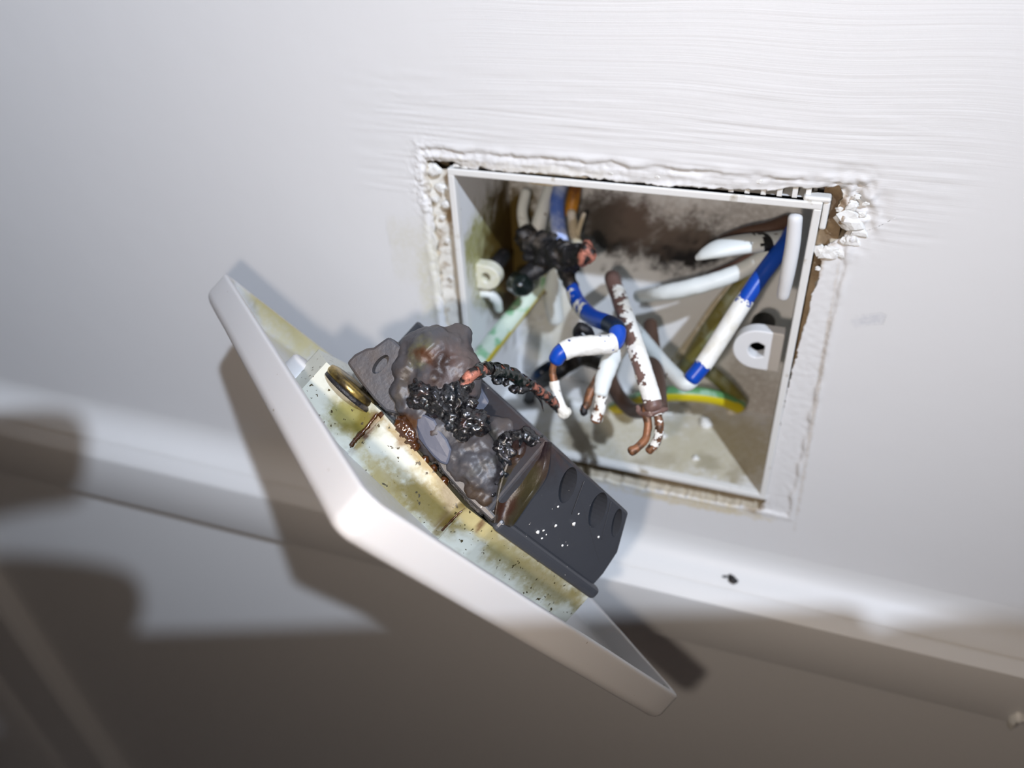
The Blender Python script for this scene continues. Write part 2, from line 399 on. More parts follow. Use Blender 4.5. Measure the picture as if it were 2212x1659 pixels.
# ---- upright trim at the far left
PV = [(-284, 1.0), (-285.5, .6), (-289, .4), (-293, 1.6), (-296, 8.0), (-299, 10.0), (-338, 10.0), (-341, 8.2), (-345, 5.4), (-349, 5.2), (-353, 8.2), (-357, 10.5), (-420, 10.5), (-420, 0)]
V = [(x, -p, z) for z in (-ZOFF, -140, 900) for (x, p) in PV]; n = len(PV)
Fc = [(r * n + k, r * n + k + 1, (r + 1) * n + k + 1, (r + 1) * n + k) for r in range(2) for k in range(n - 1)]
build('trim_2', V, Fc, MT['rail'], kind='structure', smooth=True, sub=30)

# ---- loose plaster pieces along the hole (parts of the wall)
def lump(c, r, seed, squash=(1, 1, 1), sub=2, amp=.35, fs=.9):
    bm = bmesh.new(); bmesh.ops.create_icosphere(bm, subdivisions=sub, radius=1.)
    V = []
    for v in bm.verts:
        d = np.array(v.co); k = r * (1 + amp * nz3(d, fs, seed) * 2 + amp * .5 * nz3(d, fs * 3, seed + 3))
        V.append(np.array(c) + d * k * np.array(squash))
    Fc = [tuple(v.index for v in f.verts) for f in bm.faces]; bm.free(); return V, Fc
WORLD[wall.name] = np.array([0, 0, -ZOFF])
CR = [(1838, 476, 2.4), (1856, 500, 1.5), (1842, 520, 1.3), (1792, 546, 1.7), (1770, 540, 1.3), (1812, 548, 1.2), (1842, 445, 1.0), (1862, 462, .7), (1828, 470, .9), (1845, 486, .8), (1812, 452, .55), (1858, 500, .5), (1824, 520, .8), (1800, 540, .9), (1780, 552, .8), (1835, 540, .5), (1870, 440, .5), (1768, 580, .6), (1850, 425, .6),
      (938, 366, 1.5), (950, 405, 1.1), (962, 440, .9), (940, 430, .8), (972, 405, .8), (1006, 366, 1.3), (985, 360, .9), (955, 470, .7), (1180, 386, .8), (1225, 392, .9), (1150, 388, .8), (1320, 376, .6), (1640, 392, .6), (1420, 382, .5), (968, 520, .7), (975, 600, .7)]
for i, (u, v, r) in enumerate(CR):
    p = atY(u, v, .4 if u > 1300 else .9)
    build('plaster_crumb', *lump(p, r * .8, i * 3.1, (1.3, .55, 1.), 2, .42, 1.2), MT['crumb'], parent=wall, smooth=False)
V = []; Fc = []; cols_ = 70
for i in range(cols_):
    x = -40 + i * 1.22
    for k in range(4):
        z = 37.0 + k * 1.8
        V.append((x, 7.5 + 1.2 * nz3((x, 1, z), .5, 32.) - .5 * k, z))
for i in range(cols_ - 1):
    for k in range(3): Fc.append((i * 4 + k, i * 4 + k + 1, (i + 1) * 4 + k + 1, (i + 1) * 4 + k))
build('plaster_fillet', V, Fc, MT['cavity'], parent=wall)
# hanging tan plaster tongue over the box's top edge, and the packed plaster strip between box and hole on the left
tong = [atY(u, v, 1.) for u, v in [(1062, 368), (1108, 376), (1130, 392), (1150, 399), (1185, 404), (1215, 403), (1240, 396), (1275, 392), (1262, 380), (1200, 374), (1120, 370)]]
V = [*tong, *[p + np.array([0, 2.2, .3]) for p in tong]]; n = len(tong)
o = build('plaster_tongue', V, [tuple(range(n)), tuple(range(2 * n - 1, n - 1, -1))] + [(i, (i + 1) % n, n + (i + 1) % n, n + i) for i in range(n)], MT['tan'], parent=wall, smooth=False); bevel(o, .35)
V = []; Fc = []; rows = 60
for i in range(rows):
    z = 36 - i * 1.25
    for k in range(5):
        x = -42.6 + k * 1.25
        V.append((x, 1.6 + 1.1 * nz3((x, 0, z), .55, 2.) + .6 * nz3((x, 0, z), 1.7, 5.) + .3 * k, z))
for i in range(rows - 1):
    for k in range(4): Fc.append((i * 5 + k, i * 5 + k + 1, (i + 1) * 5 + k + 1, (i + 1) * 5 + k))
build('plaster_fillet', V, Fc, MT['fillet'], parent=wall)
V = []; Fc = []; rows = 60
for i in range(rows):
    z = 41 - i * 1.37
    for k in range(5):
        x = 37.2 + k * 1.0
        V.append((x, 3.4 + 1.2 * nz3((x, 0, z), .4, 12.) + .5 * nz3((x, 0, z), 1.5, 15.) - .25 * k, z))
for i in range(rows - 1):
    for k in range(4): Fc.append((i * 5 + k, i * 5 + k + 1, (i + 1) * 5 + k + 1, (i + 1) * 5 + k))
build('plaster_fillet', V, Fc, MT['gap'], parent=wall)

# ================================================================== BACK BOX
bx = thing('back_box', (0, 20, -38), 'recessed white plastic socket box full of burnt and painted wires', 'socket box')
D, HW, TH = 31., 36., 1.3
def panel(name, o0, e1, e2, th, n1, n2, blobs, parent=bx, m_='box'):
    o0, e1, e2, th = map(lambda q: np.array(q, float), (o0, e1, e2, th))
    V = []; ST = []; Fc = []
    for s in (0, 1):
        for i in range(n1 + 1):
            for j in range(n2 + 1):
                P = o0 + e1 * i / n1 + e2 * j / n2 + th * s; V.append(P); ST.append(stain_shade_of(P, blobs) if s == 0 else (0, 0, 0, 0))
    k = (n1 + 1) * (n2 + 1); ix = lambda i, j, s: s * k + i * (n2 + 1) + j
    for i in range(n1):
        for j in range(n2):
            for s in (0, 1): Fc.append((ix(i, j, s), ix(i + 1, j, s), ix(i + 1, j + 1, s), ix(i, j + 1, s)))
    for i in range(n1):
        for j in (0, n2): Fc.append((ix(i, j, 0), ix(i + 1, j, 0), ix(i + 1, j, 1), ix(i, j, 1)))
    for j in range(n2):
        for i in (0, n1): Fc.append((ix(i, j, 0), ix(i, j + 1, 0), ix(i, j + 1, 1), ix(i, j, 1)))
    return build(name, V, Fc, MT[m_], parent=parent, stain_shades=ST, smooth=False)
SOOT = (30, 25, 22)
panel('back_panel', (-HW, D, -HW), (2 * HW, 0, 0), (0, 0, 2 * HW), (0, TH, 0), 70, 70,
      [(1345, 485, 90, 66, 20, (40, 18, 14), 1.), (1322, 505, 56, 46, 10, (12, 10, 10), 1.), (1480, 532, 115, 58, 0, (16, 10, 9), 1.), (1400, 480, 130, 60, 5, (140, 124, 112), .5), (1250, 470, 60, 60, 0, (70, 62, 52), .7),  # black blobs: sooty knockouts with their dark openings painted in
       (1110, 520, 70, 150, 0, (86, 70, 26), 1.), (1180, 680, 60, 110, 0, (196, 192, 160), .5), (1290, 460, 50, 60, 0, (70, 62, 56), .6), (1600, 480, 120, 50, 0, (110, 98, 88), .5), (1620, 880, 80, 120, 0, (128, 112, 98), .5),  # brown patches at top and right: the box's shade painted in
       (1580, 905, 30, 30, 0, (150, 110, 60), .8)])
panel('side_panel', (-HW, 0, -HW), (0, D, 0), (0, 0, 2 * HW), (-TH, 0, 0), 30, 50,
      [(1040, 530, 40, 80, 10, (150, 148, 70), .9), (1090, 540, 46, 170, 0, (84, 68, 22), 1.), (1110, 560, 36, 150, 0, (60, 42, 14), .95), (1050, 640, 30, 30, 0, (150, 146, 60), .7)])
panel('side_panel', (HW, 0, -HW), (0, D, 0), (0, 0, 2 * HW), (TH, 0, 0), 10, 10, [(1660, 1000, 40, 160, 0, (120, 106, 92), .5)])  # brown tint paints the shade on this wall
panel('side_panel', (-HW, 0, -HW), (2 * HW, 0, 0), (0, D, 0), (0, 0, -TH), 60, 30,
      [(1560, 970, 140, 80, 10, (196, 188, 160), .85), (1350, 960, 200, 80, 10, (196, 190, 166), .85), (1530, 1000, 30, 20, 10, (150, 142, 118), .6), (1430, 990, 40, 16, 10, (160, 150, 124), .5), (1590, 1030, 20, 30, 10, (150, 138, 112), .6), (1380, 1000, 24, 12, 0, (140, 130, 108), .5), (1250, 940, 40, 40, 0, (120, 100, 70), .6), (1480, 900, 60, 30, 0, (190, 182, 160), .6)])
panel('side_panel', (-HW, 0, HW), (2 * HW, 0, 0), (0, D, 0), (0, 0, TH), 10, 10, [])
# rim: a lip that runs round the mouth of the box
rim = []
for (a, b) in (((-HW - TH, -HW - TH), (HW + TH, -HW + .15)), ((-HW - TH, HW - .15), (HW + TH, HW + TH)), ((-HW - TH, -HW), (-HW + .15, HW)), ((HW - .15, -HW), (HW + TH, HW))):
    rim.append(boxm((a[0], -.5, a[1]), (b[0], 1.6, b[1])))
o = build('rim', *join(*rim), MT['boxrim'], parent=bx, smooth=False); bevel(o, .25)
V, Fc = boxm((HW - 2.2, -.3, HW + TH - .1), (HW + TH + 1.3, 2.4, HW + TH + .9)); V2, F2 = boxm((HW + TH + .1, .1, HW - 4.2), (HW + TH + 1.3, 2.4, HW + TH))
o = build('corner_clip', *join((V, Fc), (V2, F2)), MT['boxrim'], parent=bx, smooth=False); bevel(o, .4)
for u in (1578, 1613, 1648, 1683, 1716, 1745):
    p = atY(u, 425, 1.2); o = build('grip_rib', *boxm((p[0] - .45, .8, HW + TH - .1), (p[0] + .45, 8., HW + TH + 2.6)), MT['boxrim'], parent=bx, smooth=False)
# fixing lugs (one each side), the right one with its screw hole in full view
def lug(px, py, Y, sgn, rad=5.2, ln=5.0, hole=1.9, name='fixing_lug', hgt=5.2, st=None):
    c = atY(px, py, Y); V = []; Fc = []; n = 28
    out = []
    for k in range(n + 1):
        a = math.pi / 2 + math.pi * k / n; out.append((math.cos(a) * rad, math.sin(a) * hgt))
    out += [(ln, -hgt), (ln, hgt)]
    m_ = len(out); hl = []
    for (x, z) in out:
        d = math.hypot(x, z); hl.append((x / d * hole, z / d * hole))
    for y in (0, 3.2):
        for (x, z) in out: V.append((c[0] + sgn * x, c[1] + y, c[2] + z))
        for (x, z) in hl: V.append((c[0] + sgn * x, c[1] + y, c[2] + z))
    for k in range(m_):
        j = (k + 1) % m_
        Fc += [(k, j, m_ + j, m_ + k), (2 * m_ + k, 2 * m_ + j, 3 * m_ + j, 3 * m_ + k), (k, j, 2 * m_ + j, 2 * m_ + k), (m_ + k, m_ + j, 3 * m_ + j, 3 * m_ + k)]
    o = build(name, V, Fc, MT['box'], parent=bx, smooth=False, stain_shades=[st or (0, 0, 0, 0)] * len(V)); bevel(o, .3)
    pv, pf = lathe([(hole + .02, 3.1), (hole + .02, 3.15), (hole + .7, 3.15), (hole + .7, 12), (0.01, 12)], c, (0, 1, 0), 20)
    build('screw_socket', pv, pf, MT['soot'], parent=o)
lug(1636, 757, 4.5, 1, hgt=4.9)
lug(1048, 600, 7., -1, rad=3.6, ln=4.6, hole=1.2, hgt=3.2, st=(*lin((206, 204, 160)), .6))
build('corner_post', *tube(pix([(1718, 470, 1.2, 1.35), (1712, 530, 1., 1.4), (1701, 590, 1., 1.4), (1691, 640, 1.5, 1.2)]), 12, 6), MT['box'], parent=bx)
build('earth_terminal', *join(lump(atY(1582, 905, 30), 3.4, 3.3, (1, 1, 1.2), 3, .3), lump(atY(1590, 940, 31), 2.4, 5.3, (1, 1, 1), 3, .3)), MT['tan'], parent=bx)
for i, (u, v, dp, r) in enumerate([(1478, 905, 26, 1.2), (1520, 925, 22, 1.5), (1440, 920, 24, 1.0), (1430, 960, 14, .8), (1500, 1005, 8, .7), (1300, 930, 18, 1.3), (1240, 935, 20, 1.5), (1380, 985, 8, .6)]):
    p = atY(u, v, dp); p = np.array([p[0], p[1], -HW + r * .4]); build('dust_clump', *lump(p, r, i * 2.2, (1.3, 1.1, .6), 2, .4), MT['crumb'], parent=bx)

# ================================================================== WIRES
def wire(name, label, segs, group=None, cat='wire'):
    """segs: (part name, P4 rows, material, options)"""
    P0 = segs[0][1][0][:3]
    t = thing(name, P0, label, cat, group)
    for (pn, P4, m_, op) in segs:
        op = dict(op or {}); v, f = tube(P4, **op)
        build(pn, v, f, MT[m_], parent=t)
    return t
def patchy(th, seed, side=None, lo=0., hi=1., s=.55, holes=True):
    def k(p, t, a):
        if t < lo or t > hi: return False
        val = nz3(p, s, seed) + .5 * nz3(p, s * 3, seed + 4)
        if side is not None: val += .55 * math.cos(a - side)
        return val > th
    return k
def coat_ends(e0, e1, seed):                      # a whole coat with frayed ends and a chip or two
    def k(p, t, a):
        v = nz3(p, .9, seed) + .5 * nz3(p, 2.6, seed + 2)
        return v > -1.05 + 1.5 * math.exp(-(t / e0) ** 2) + 1.5 * math.exp(-((1 - t) / e1) ** 2) + .45 * (nz3(p, .5, 11.) > .42)
    return k
def sl(P4, a, b, n=8):                           # a stretch of a path, by fraction
    Q = crom(P4, n); k0, k1 = int(a * (len(Q) - 1)), int(b * (len(Q) - 1)); st = max(1, (k1 - k0) // 6)
    idx = sorted(set(list(range(k0, k1, st)) + [k1])); return [tuple(Q[i]) for i in idx]

# live: brown sleeve with peeling white paint, two bare copper strands at its end
P = pix([(1328, 604, 32, 1.75), (1322, 602, 14, 1.75), (1336, 640, 4, 1.75), (1358, 705, -8, 1.75), (1378, 765, -15, 1.75), (1398, 830, -20, 1.75), (1412, 880, -23, 1.8)])
Pc = P[1:]
S1 = pix([(1402, 850, -20, .8), (1396, 885, -23, .85), (1400, 920, -25, .85), (1394, 948, -27, .85), (1378, 966, -29, .85), (1363, 975, -30, .95)])
S2 = pix([(1418, 850, -20, .8), (1420, 890, -23, .85), (1424, 925, -25, .85), (1417, 955, -26, .85), (1402, 974, -27, .85)])
live = wire('live_wire', 'brown sleeved wire spattered with peeling white paint, two bare copper ends', [
    ('sleeve', P, 'brown', dict(seg=20, n=12, amp=.08)),
    ('paint_coat', Pc, 'paint', dict(seg=36, n=26, grow=.13, amp=.08, ns=1.2, keep=lambda p, t, a: .16 < t < .95 and nz3(p, .5, 3.) + .5 * nz3(p, 1.5, 7.) + .75 * (TD[0] @ (.8 * RIGHT - .6 * DOWN)) + 1.1 * (t - .5) > -.02)),
    ('copper_strand', S1, 'copper', dict(seg=12, n=8, amp=.12)), ('copper_strand', S2, 'copper', dict(seg=12, n=8, amp=.12)),
    ('paint_coat', S2, 'paint', dict(seg=24, n=16, grow=.12, keep=patchy(.05, 8., None, .2, .95, .8)))])
cr, cf = tube(pix([(1378, 878, -22, .5), (1384, 892, -23, .7), (1404, 893, -24, .7), (1426, 886, -23, .7), (1440, 884, -22, .5)]), 10, 6, .2)
build('sleeve_lip', cr, cf, MT['brown'], parent=live)

# second brown wire right behind it
wire('live_wire', 'plain dark brown wire hanging behind the paint-spattered brown wire', [
    ('sleeve', pix([(1404, 700, 20, 1.7), (1412, 760, 8, 1.7), (1420, 820, -6, 1.7), (1424, 880, -16, 1.7)]), 'brownb', dict(seg=16, n=8))])

# neutral: blue from the top of the box, burnt black in the middle, then blue again and caked with paint
PN = pix([(1212, 395, 36, 1.7), (1203, 440, 28, 1.75), (1206, 490, 22, 1.8), (1214, 535, 17, 1.8)])
PB = pix([(1214, 530, 17, 2.0), (1220, 560, 14, 2.1), (1226, 595, 12, 1.9), (1238, 628, 10, 1.6)])
PC_ = pix([(1236, 622, 10, 1.5), (1250, 655, 4, 1.75), (1278, 684, -4, 1.8), (1312, 698, -10, 1.8), (1333, 712, -14, 1.75), (1326, 740, -17, 1.75), (1290, 745, -19, 1.75), (1245, 749, -21, 1.75), (1214, 760, -23, 1.7), (1200, 778, -24, 1.55)])
PS = pix([(1200, 775, -24, .8), (1194, 800, -25, .7), (1197, 825, -26, .8), (1204, 855, -27, .8), (1213, 880, -28, .8), (1220, 891, -28, .95)])
neu = wire('neutral_wire', 'blue wire with charred middle, bending over under a thick cracked white paint coat', [
    ('upper_sleeve', PN, 'bluepale', dict(seg=16, n=8)), ('burnt_stretch', PB, 'soot', dict(seg=18, n=12, amp=.5, ns=.7)),
    ('sleeve', PC_, 'blue', dict(seg=18, n=12)),
    ('paint_coat', sl(PC_, .56, .90), 'paint', dict(seg=36, n=10, grow=.22, amp=.15, ns=.8, keep=patchy(-.62, 5., None, 0, 1, .7))),
    ('paint_coat', sl(PC_, .0, .2), 'paint', dict(seg=30, n=8, grow=.12, keep=patchy(.1, 5., 2.6, 0, 1, .5))),
    ('copper_strand', PS, 'copper', dict(seg=12, n=8, amp=.1)),
    ('paint_coat', PS, 'paint', dict(seg=24, n=12, grow=.16, amp=.15, keep=patchy(-.7, 2., None, .38, 1.1, .9))),
    ('tape_band', sl(PC_, .36, .47), 'bluedark', dict(seg=20, n=6, grow=.08))])
build('paint_blob', *lump(PS[-1][:3], 1.15, 4.4, (1, 1, 1), 3, .2), MT['paint'], parent=neu)

# white painted wire ending in a broken white stub and one copper strand
PW = pix([(1372, 715, 6, 1.6), (1348, 742, -6, 1.8), (1322, 775, -13, 1.9), (1306, 815, -17, 1.8), (1298, 850, -20, 1.45)])
PWs = pix([(1300, 840, -19, 1.2), (1298, 870, -21, 1.05), (1293, 890, -22, 1.1), (1287, 908, -23, 1.15)])
PWc = pix([(1300, 800, -15, .8), (1284, 830, -18, .95), (1273, 855, -20, 1.0), (1268, 872, -21, .9), (1260, 886, -22, .8)])
t = wire('painted_wire', 'short wire caked in white paint with a split copper end', [
    ('sleeve', PW, 'whitewire', dict(seg=18, n=10, amp=.2, ns=.6)), ('painted_strand', PWs, 'copper', dict(seg=12, n=8, amp=.15)),
    ('paint_coat', PWs, 'paint', dict(seg=24, n=12, grow=.15, amp=.2, keep=patchy(-.22, 6., None, 0, 1.1, .8))),
    ('copper_strand', PWc, 'copper', dict(seg=12, n=8, amp=.1))])
build('burnt_tip', *lump(PWc[-1][:3], .95, 2.2, (1, 1, 1.2), 2, .3), MT['soot'], parent=t)

# blue and white wire on the right: comes down from the corner, turns and goes back up
PR = pix([(1712, 500, 26, 1.75), (1680, 548, 14, 1.75), (1640, 602, 8, 1.75), (1600, 662, 4, 1.75), (1560, 725, 0, 1.75), (1520, 786, -4, 1.75), (1494, 818, -6, 1.75)])
PR2 = pix([(1502, 815, -5, 1.6), (1480, 828, -6, 1.75), (1452, 806, -2, 1.75), (1415, 765, 5, 1.75), (1380, 722, 14, 1.7), (1350, 690, 26, 1.6)])
wire('neutral_wire', 'bright blue wire half covered with smooth white paint, slanting down from the corner', [
    ('sleeve', PR, 'blue', dict(seg=18, n=10)), ('paint_coat', sl(PR, .44, .87), 'paint', dict(seg=36, n=10, grow=.16, keep=coat_ends(.10, .06, 4.))),
    ('painted_return', PR2, 'whitewire', dict(seg=18, n=10))])
# white wire across the middle and its neighbours at the upper right
wire('painted_wire', 'long white painted wire crossing the middle of the box, its end curling back', [
    ('sleeve', pix([(1712, 500, 30, 1.7), (1660, 548, 22, 1.75), (1600, 585, 18, 1.8), (1540, 608, 16, 1.9), (1470, 626, 15, 1.9), (1420, 634, 17, 1.7), (1380, 640, 28, 1.5)]), 'whitewire', dict(seg=18, n=10, amp=.12))])
wire('live_wire', 'reddish brown wire lying above the long white painted wire', [
    ('sleeve', pix([(1690, 515, 30, 1.6), (1640, 548, 24, 1.6), (1590, 578, 22, 1.6), (1535, 600, 28, 1.5)]), 'brown', dict(seg=16, n=8))])
P7 = pix([(1712, 512, 26, 2.0), (1672, 520, 20, 2.2), (1635, 524, 16, 2.3), (1590, 530, 13, 2.3), (1550, 538, 11, 2.1), (1522, 548, 10, 1.4), (1506, 556, 10, .7)])
t = wire('cable_sheath', 'flattened white cable sheath end with a pointed cut tip', [
    ('sheath', P7, 'whitewire', dict(seg=18, n=10, flat=.75)), ('grey_band', sl(P7, .26, .42), 'soot', dict(seg=20, n=5, grow=.06, flat=.75, keep=patchy(-.2, 2., None, 0, 1, .4)))])
wire('cable_sheath', 'brownish inner wall of a torn cable sheath above the white sheath end', [
    ('sheath', pix([(1700, 478, 32, 1.6), (1660, 495, 28, 1.7), (1610, 505, 26, 1.6), (1560, 520, 26, 1.2)]), 'brownb', dict(seg=14, n=8))])
# earths
PE = pix([(1596, 878, 30, 1.9), (1560, 862, 25, 1.9), (1500, 852, 20, 1.9), (1430, 852, 18, 1.9), (1370, 866, 22, 1.9), (1310, 892, 32, 1.9)])
wire('earth_wire', 'green and yellow striped earth wire curving over the floor of the box', [
    ('sleeve', PE, 'yellow', dict(seg=18, n=8)), ('green_stripe', PE, 'green', dict(seg=36, n=14, grow=.05, keep=lambda p, t, a: TD[0] @ np.array([0, .25, .97]) > .3))])
wire('earth_wire', 'short yellow loop of earth wire rising behind the green and yellow one', [
    ('sleeve', pix([(1600, 868, 32, 1.8), (1570, 835, 28, 1.8), (1530, 800, 28, 1.8), (1505, 780, 34, 1.7)]), 'olive', dict(seg=16, n=8))])
wire('earth_wire', 'olive stained earth wire running down behind the blue and white wire', [
    ('sleeve', pix([(1640, 575, 32, 1.8), (1590, 630, 27, 1.8), (1545, 690, 25, 1.8), (1505, 750, 28, 1.8), (1470, 815, 34, 1.8)]), 'olive', dict(seg=16, n=8, amp=.1))])
wire('bare_sleeve', 'beige wire running beside the olive stained earth wire', [
    ('sleeve', pix([(1600, 600, 34, 1.3), (1545, 665, 31, 1.4), (1500, 730, 31, 1.4), (1450, 790, 36, 1.3)]), 'tan', dict(seg=14, n=8))])
PG = pix([(1176, 604, 36, 1.9), (1142, 645, 26, 2.1), (1105, 690, 16, 2.3), (1066, 740, 4, 2.3), (1030, 788, -8, 2.2), (1004, 830, -16, 2.2)])
wire('earth_wire', 'pale painted green and yellow earth wire leading out of the box to the burnt socket', [
    ('sleeve', PG, 'yellow', dict(seg=18, n=10)), ('paint_coat', PG, 'palegreen', dict(seg=36, n=16, grow=.1, amp=.08, keep=lambda p, t, a: TD[0] @ (-.75 * RIGHT - .55 * DOWN - .35 * FWD) > -.55 + .75 * max(0, t - .4)))])
# dark looped wires low in the middle
wire('live_wire', 'dark brown wire bowing behind the white painted stub', [
    ('sleeve', pix([(1320, 780, 26, 1.7), (1318, 815, 16, 1.8), (1336, 855, 8, 1.8), (1365, 885, 2, 1.8), (1395, 888, -6, 1.7)]), 'brownb', dict(seg=16, n=8))])
wire('burnt_wire', 'charred black wire curving under the white paint-caked bend', [
    ('sleeve', pix([(1300, 790, 20, 1.7), (1262, 775, 12, 1.8), (1225, 790, 6, 1.8), (1190, 815, 6, 1.8), (1155, 835, 14, 1.7), (1140, 870, 26, 1.6)]), 'soot', dict(seg=16, n=8, amp=.35))])
wire('neutral_wire', 'dark blue wire end showing beside the charred black wire', [
    ('sleeve', pix([(1190, 790, 14, 1.5), (1165, 808, 10, 1.6), (1150, 826, 16, 1.5)]), 'bluedark', dict(seg=14, n=8))])
t = wire('burnt_wire', 'small curl of black burnt insulation above the white paint-caked bend', [
    ('curl', pix([(1282, 735, -8, .8), (1270, 716, -10, 1.0), (1255, 708, -10, 1.1), (1246, 722, -10, .9), (1262, 735, -11, .8)]), 'soot', dict(seg=10, n=8, amp=.25))])
# burnt cluster at the upper left
t = wire('burnt_wire', 'thick burnt black wire end with a bare copper tip', [
    ('burnt_sleeve', pix([(1130, 512, 24, 2.2), (1165, 532, 18, 2.9), (1205, 546, 13, 3.0), (1240, 552, 9, 2.5), (1262, 552, 6, 1.9)]), 'soot', dict(seg=20, n=12, amp=1.3, ns=.4))])
for i, (u, v, dp, r) in enumerate([(1146, 508, 17, 2.6), (1176, 524, 15, 3.1), (1192, 556, 12, 2.4), (1218, 562, 10, 2.8), (1240, 566, 9, 2.1), (1160, 548, 14, 2.4), (1232, 534, 10, 2.0)]):
    build('soot_clump', *lump(atY(u, v, dp), r, i * 4.7, (1.25, .9, .8), 3, .45, 1.1), MT['soot'], parent=t)
build('copper_tip', *lump(atY(1266, 546, 4), 2.0, 8.8, (1, 1, 1.2), 3, .35), MT['copperb'], parent=t)
t = wire('burnt_wire', 'burnt wire stump ending in a glossy black bead', [
    ('burnt_sleeve', pix([(1200, 560, 18, 1.8), (1170, 575, 15, 2.2), (1145, 592, 12, 2.2), (1128, 606, 10, 2.0)]), 'soot', dict(seg=16, n=10, amp=.5))])
build('melted_bead', *lump(atY(1124, 612, 8), 3.1, 6.8, (1.05, .9, .95), 3, .22), MT['glass_char'], parent=t)
wire('painted_wire', 'pale grey painted wire standing at the upper left of the box', [
    ('sleeve', pix([(1186, 408, 36, 1.5), (1172, 455, 29, 1.6), (1160, 500, 25, 1.9), (1154, 522, 23, 1.5)]), 'whitewire', dict(seg=14, n=8))])
wire('painted_wire', 'thin pale wire looping beside the burnt left side of the box', [
    ('sleeve', pix([(1136, 415, 36, 1.3), (1128, 455, 31, 1.3), (1134, 490, 28, 1.4), (1150, 515, 25, 1.3)]), 'whitewire', dict(seg=14, n=8))])
wire('live_wire', 'orange brown wire beside the blue wire under the top edge', [
    ('sleeve', pix([(1244, 395, 37, 1.5), (1238, 430, 33, 1.6), (1232, 462, 31, 1.5)]), 'orange', dict(seg=14, n=8))])
wire('bare_sleeve', 'pale split wire sleeve hanging just right of the blue wire', [
    ('sleeve', pix([(1234, 458, 30, 1.1), (1238, 490, 26, 1.2), (1244, 520, 22, 1.3), (1254, 540, 18, 1.0)]), 'tan', dict(seg=12, n=8, amp=.2)),
    ('torn_strip', pix([(1262, 462, 28, .5), (1252, 490, 25, .6), (1246, 518, 22, .5)]), 'tan', dict(seg=8, n=6))])
wire('cable_sheath', 'curled white sheath rim at the left side of the box', [
    ('sheath', pix([(1026, 640, 10, 1.0), (1050, 632, 10, 1.3), (1072, 648, 12, 1.2), (1078, 668, 15, 1.0)]), 'whitewire', dict(seg=14, n=8))])
wire('cable_sheath', 'added pale tube standing in for the lit back wall behind the burnt wires', [
    ('sheath', pix([(1204, 565, 33, 1.4), (1196, 600, 33, 2.0), (1192, 640, 34, 2.3), (1200, 690, 36, 2.0)]), 'whitewire', dict(seg=16, n=8))])  # pale tube added in place of the lit back wall

# ================================================================== BURNT SOCKET (own frame: u, v in the plate, n out of its back)
O = np.array([-22.821073, -44.583901, -7.301913])
ML = np.array([[0.758923, 0.417689, 0.499571], [-0.64437, 0.371053, 0.66866], [0.093925, -0.829371, 0.550747]])
MLi = np.linalg.inv(ML)
def toL(X): return MLi @ (np.array(X) - O)
def toW(q): return ML @ np.array(q) + O
CL = toL(C)
def PL(u, v, nrm, c):                            # pixel -> point of the socket's own plane nrm.q = c
    d = MLi @ ray(u, v); nrm = np.array(nrm, float); return CL + d * (c - nrm @ CL) / (nrm @ d)
def DG(u, v, c=38.): return PL(u, v, (1, -1, 0), c)
Q3 = Matrix([list(r) for r in ML]).to_quaternion().to_matrix()
sk = empty('burnt_socket', O, Q3); tag(sk, 'burnt white wall socket pulled out on its wires, melted back towards the box', 'socket')
def lpart(name, V, Fc, m_, parent=None, smooth=True, stain_shades=None, sub=None):
    return build(name, V, Fc, MT[m_], parent=parent or sk, smooth=smooth, local=True, stain_shades=stain_shades, sub=sub)
def lst(V, blobs): return [stain_shade_of(toW(p), blobs) for p in V]

# faceplate: a tray with rounded corners
def rrect(s, r, n=7):
    out = []; r = max(r, .3)
    for (cx_, cy_, a0) in ((s - r, s - r, 0), (-s + r, s - r, 90), (-s + r, -s + r, 180), (s - r, -s + r, 270)):
        for k in range(n + 1):
            a = math.radians(a0 + 90 * k / n); out.append((cx_ + r * math.cos(a), cy_ + r * math.sin(a)))
    # straight sides get extra points
    res = []
    for i, p in enumerate(out):
        q = out[(i + 1) % len(out)]; L_ = math.hypot(q[0] - p[0], q[1] - p[1]); k = 16 if L_ > 10 else 1
        for j in range(k): res.append((p[0] + (q[0] - p[0]) * j / k, p[1] + (q[1] - p[1]) * j / k))
    return res
S = 43.6
prof = [(30, -4.4), (4, -4.4), (2.4, -4.3), (1.9, -3.6), (1.6, -.3), (1.45, -.05), (1.2, 0), (.35, 0), (.1, -.1), (0, -.4), (0, -.7), (0, -4.4), (.12, -5.0), (.5, -5.7), (1.2, -6.25), (2.2, -6.5), (6, -6.6), (30, -6.7)]
V = []; loops = []
for (ins, n_) in prof:
    lp = rrect(S - ins, 3.0 - ins * .5); loops.append((len(V), len(lp)))
    for (a, b) in lp: V.append((a, b, n_ + .05 * nz3((a, b, n_), .25, 3.)))
Fc = []
n = loops[0][1]
for i in range(len(prof) - 1):
    for k in range(n):
        k2 = (k + 1) % n; Fc.append((loops[i][0] + k, loops[i][0] + k2, loops[i + 1][0] + k2, loops[i + 1][0] + k))
Fc.append(tuple(range(n))); Fc.append(tuple(loops[-1][0] + k for k in range(n)))
PLATE_ST = [(640, 700, 150, 60, 42, (190, 180, 136), .9), (600, 680, 80, 30, 42, (158, 146, 98), .7), (720, 860, 12, 40, -30, (196, 176, 110), .6), (760, 960, 14, 60, -30, (206, 188, 120), .6), (860, 1090, 40, 60, 30, (214, 196, 120), .4),
            (1130, 1400, 200, 40, 30, (206, 196, 186), .35)]
vst = []
for p in V:
    vst.append(stain_shade_of(toW(p), PLATE_ST) if p[2] > -4.6 and abs(max(abs(p[0]), abs(p[1]))) < S - .4 else (0, 0, 0, 0))
plate = lpart('faceplate', V, Fc, 'plate', stain_shades=vst)
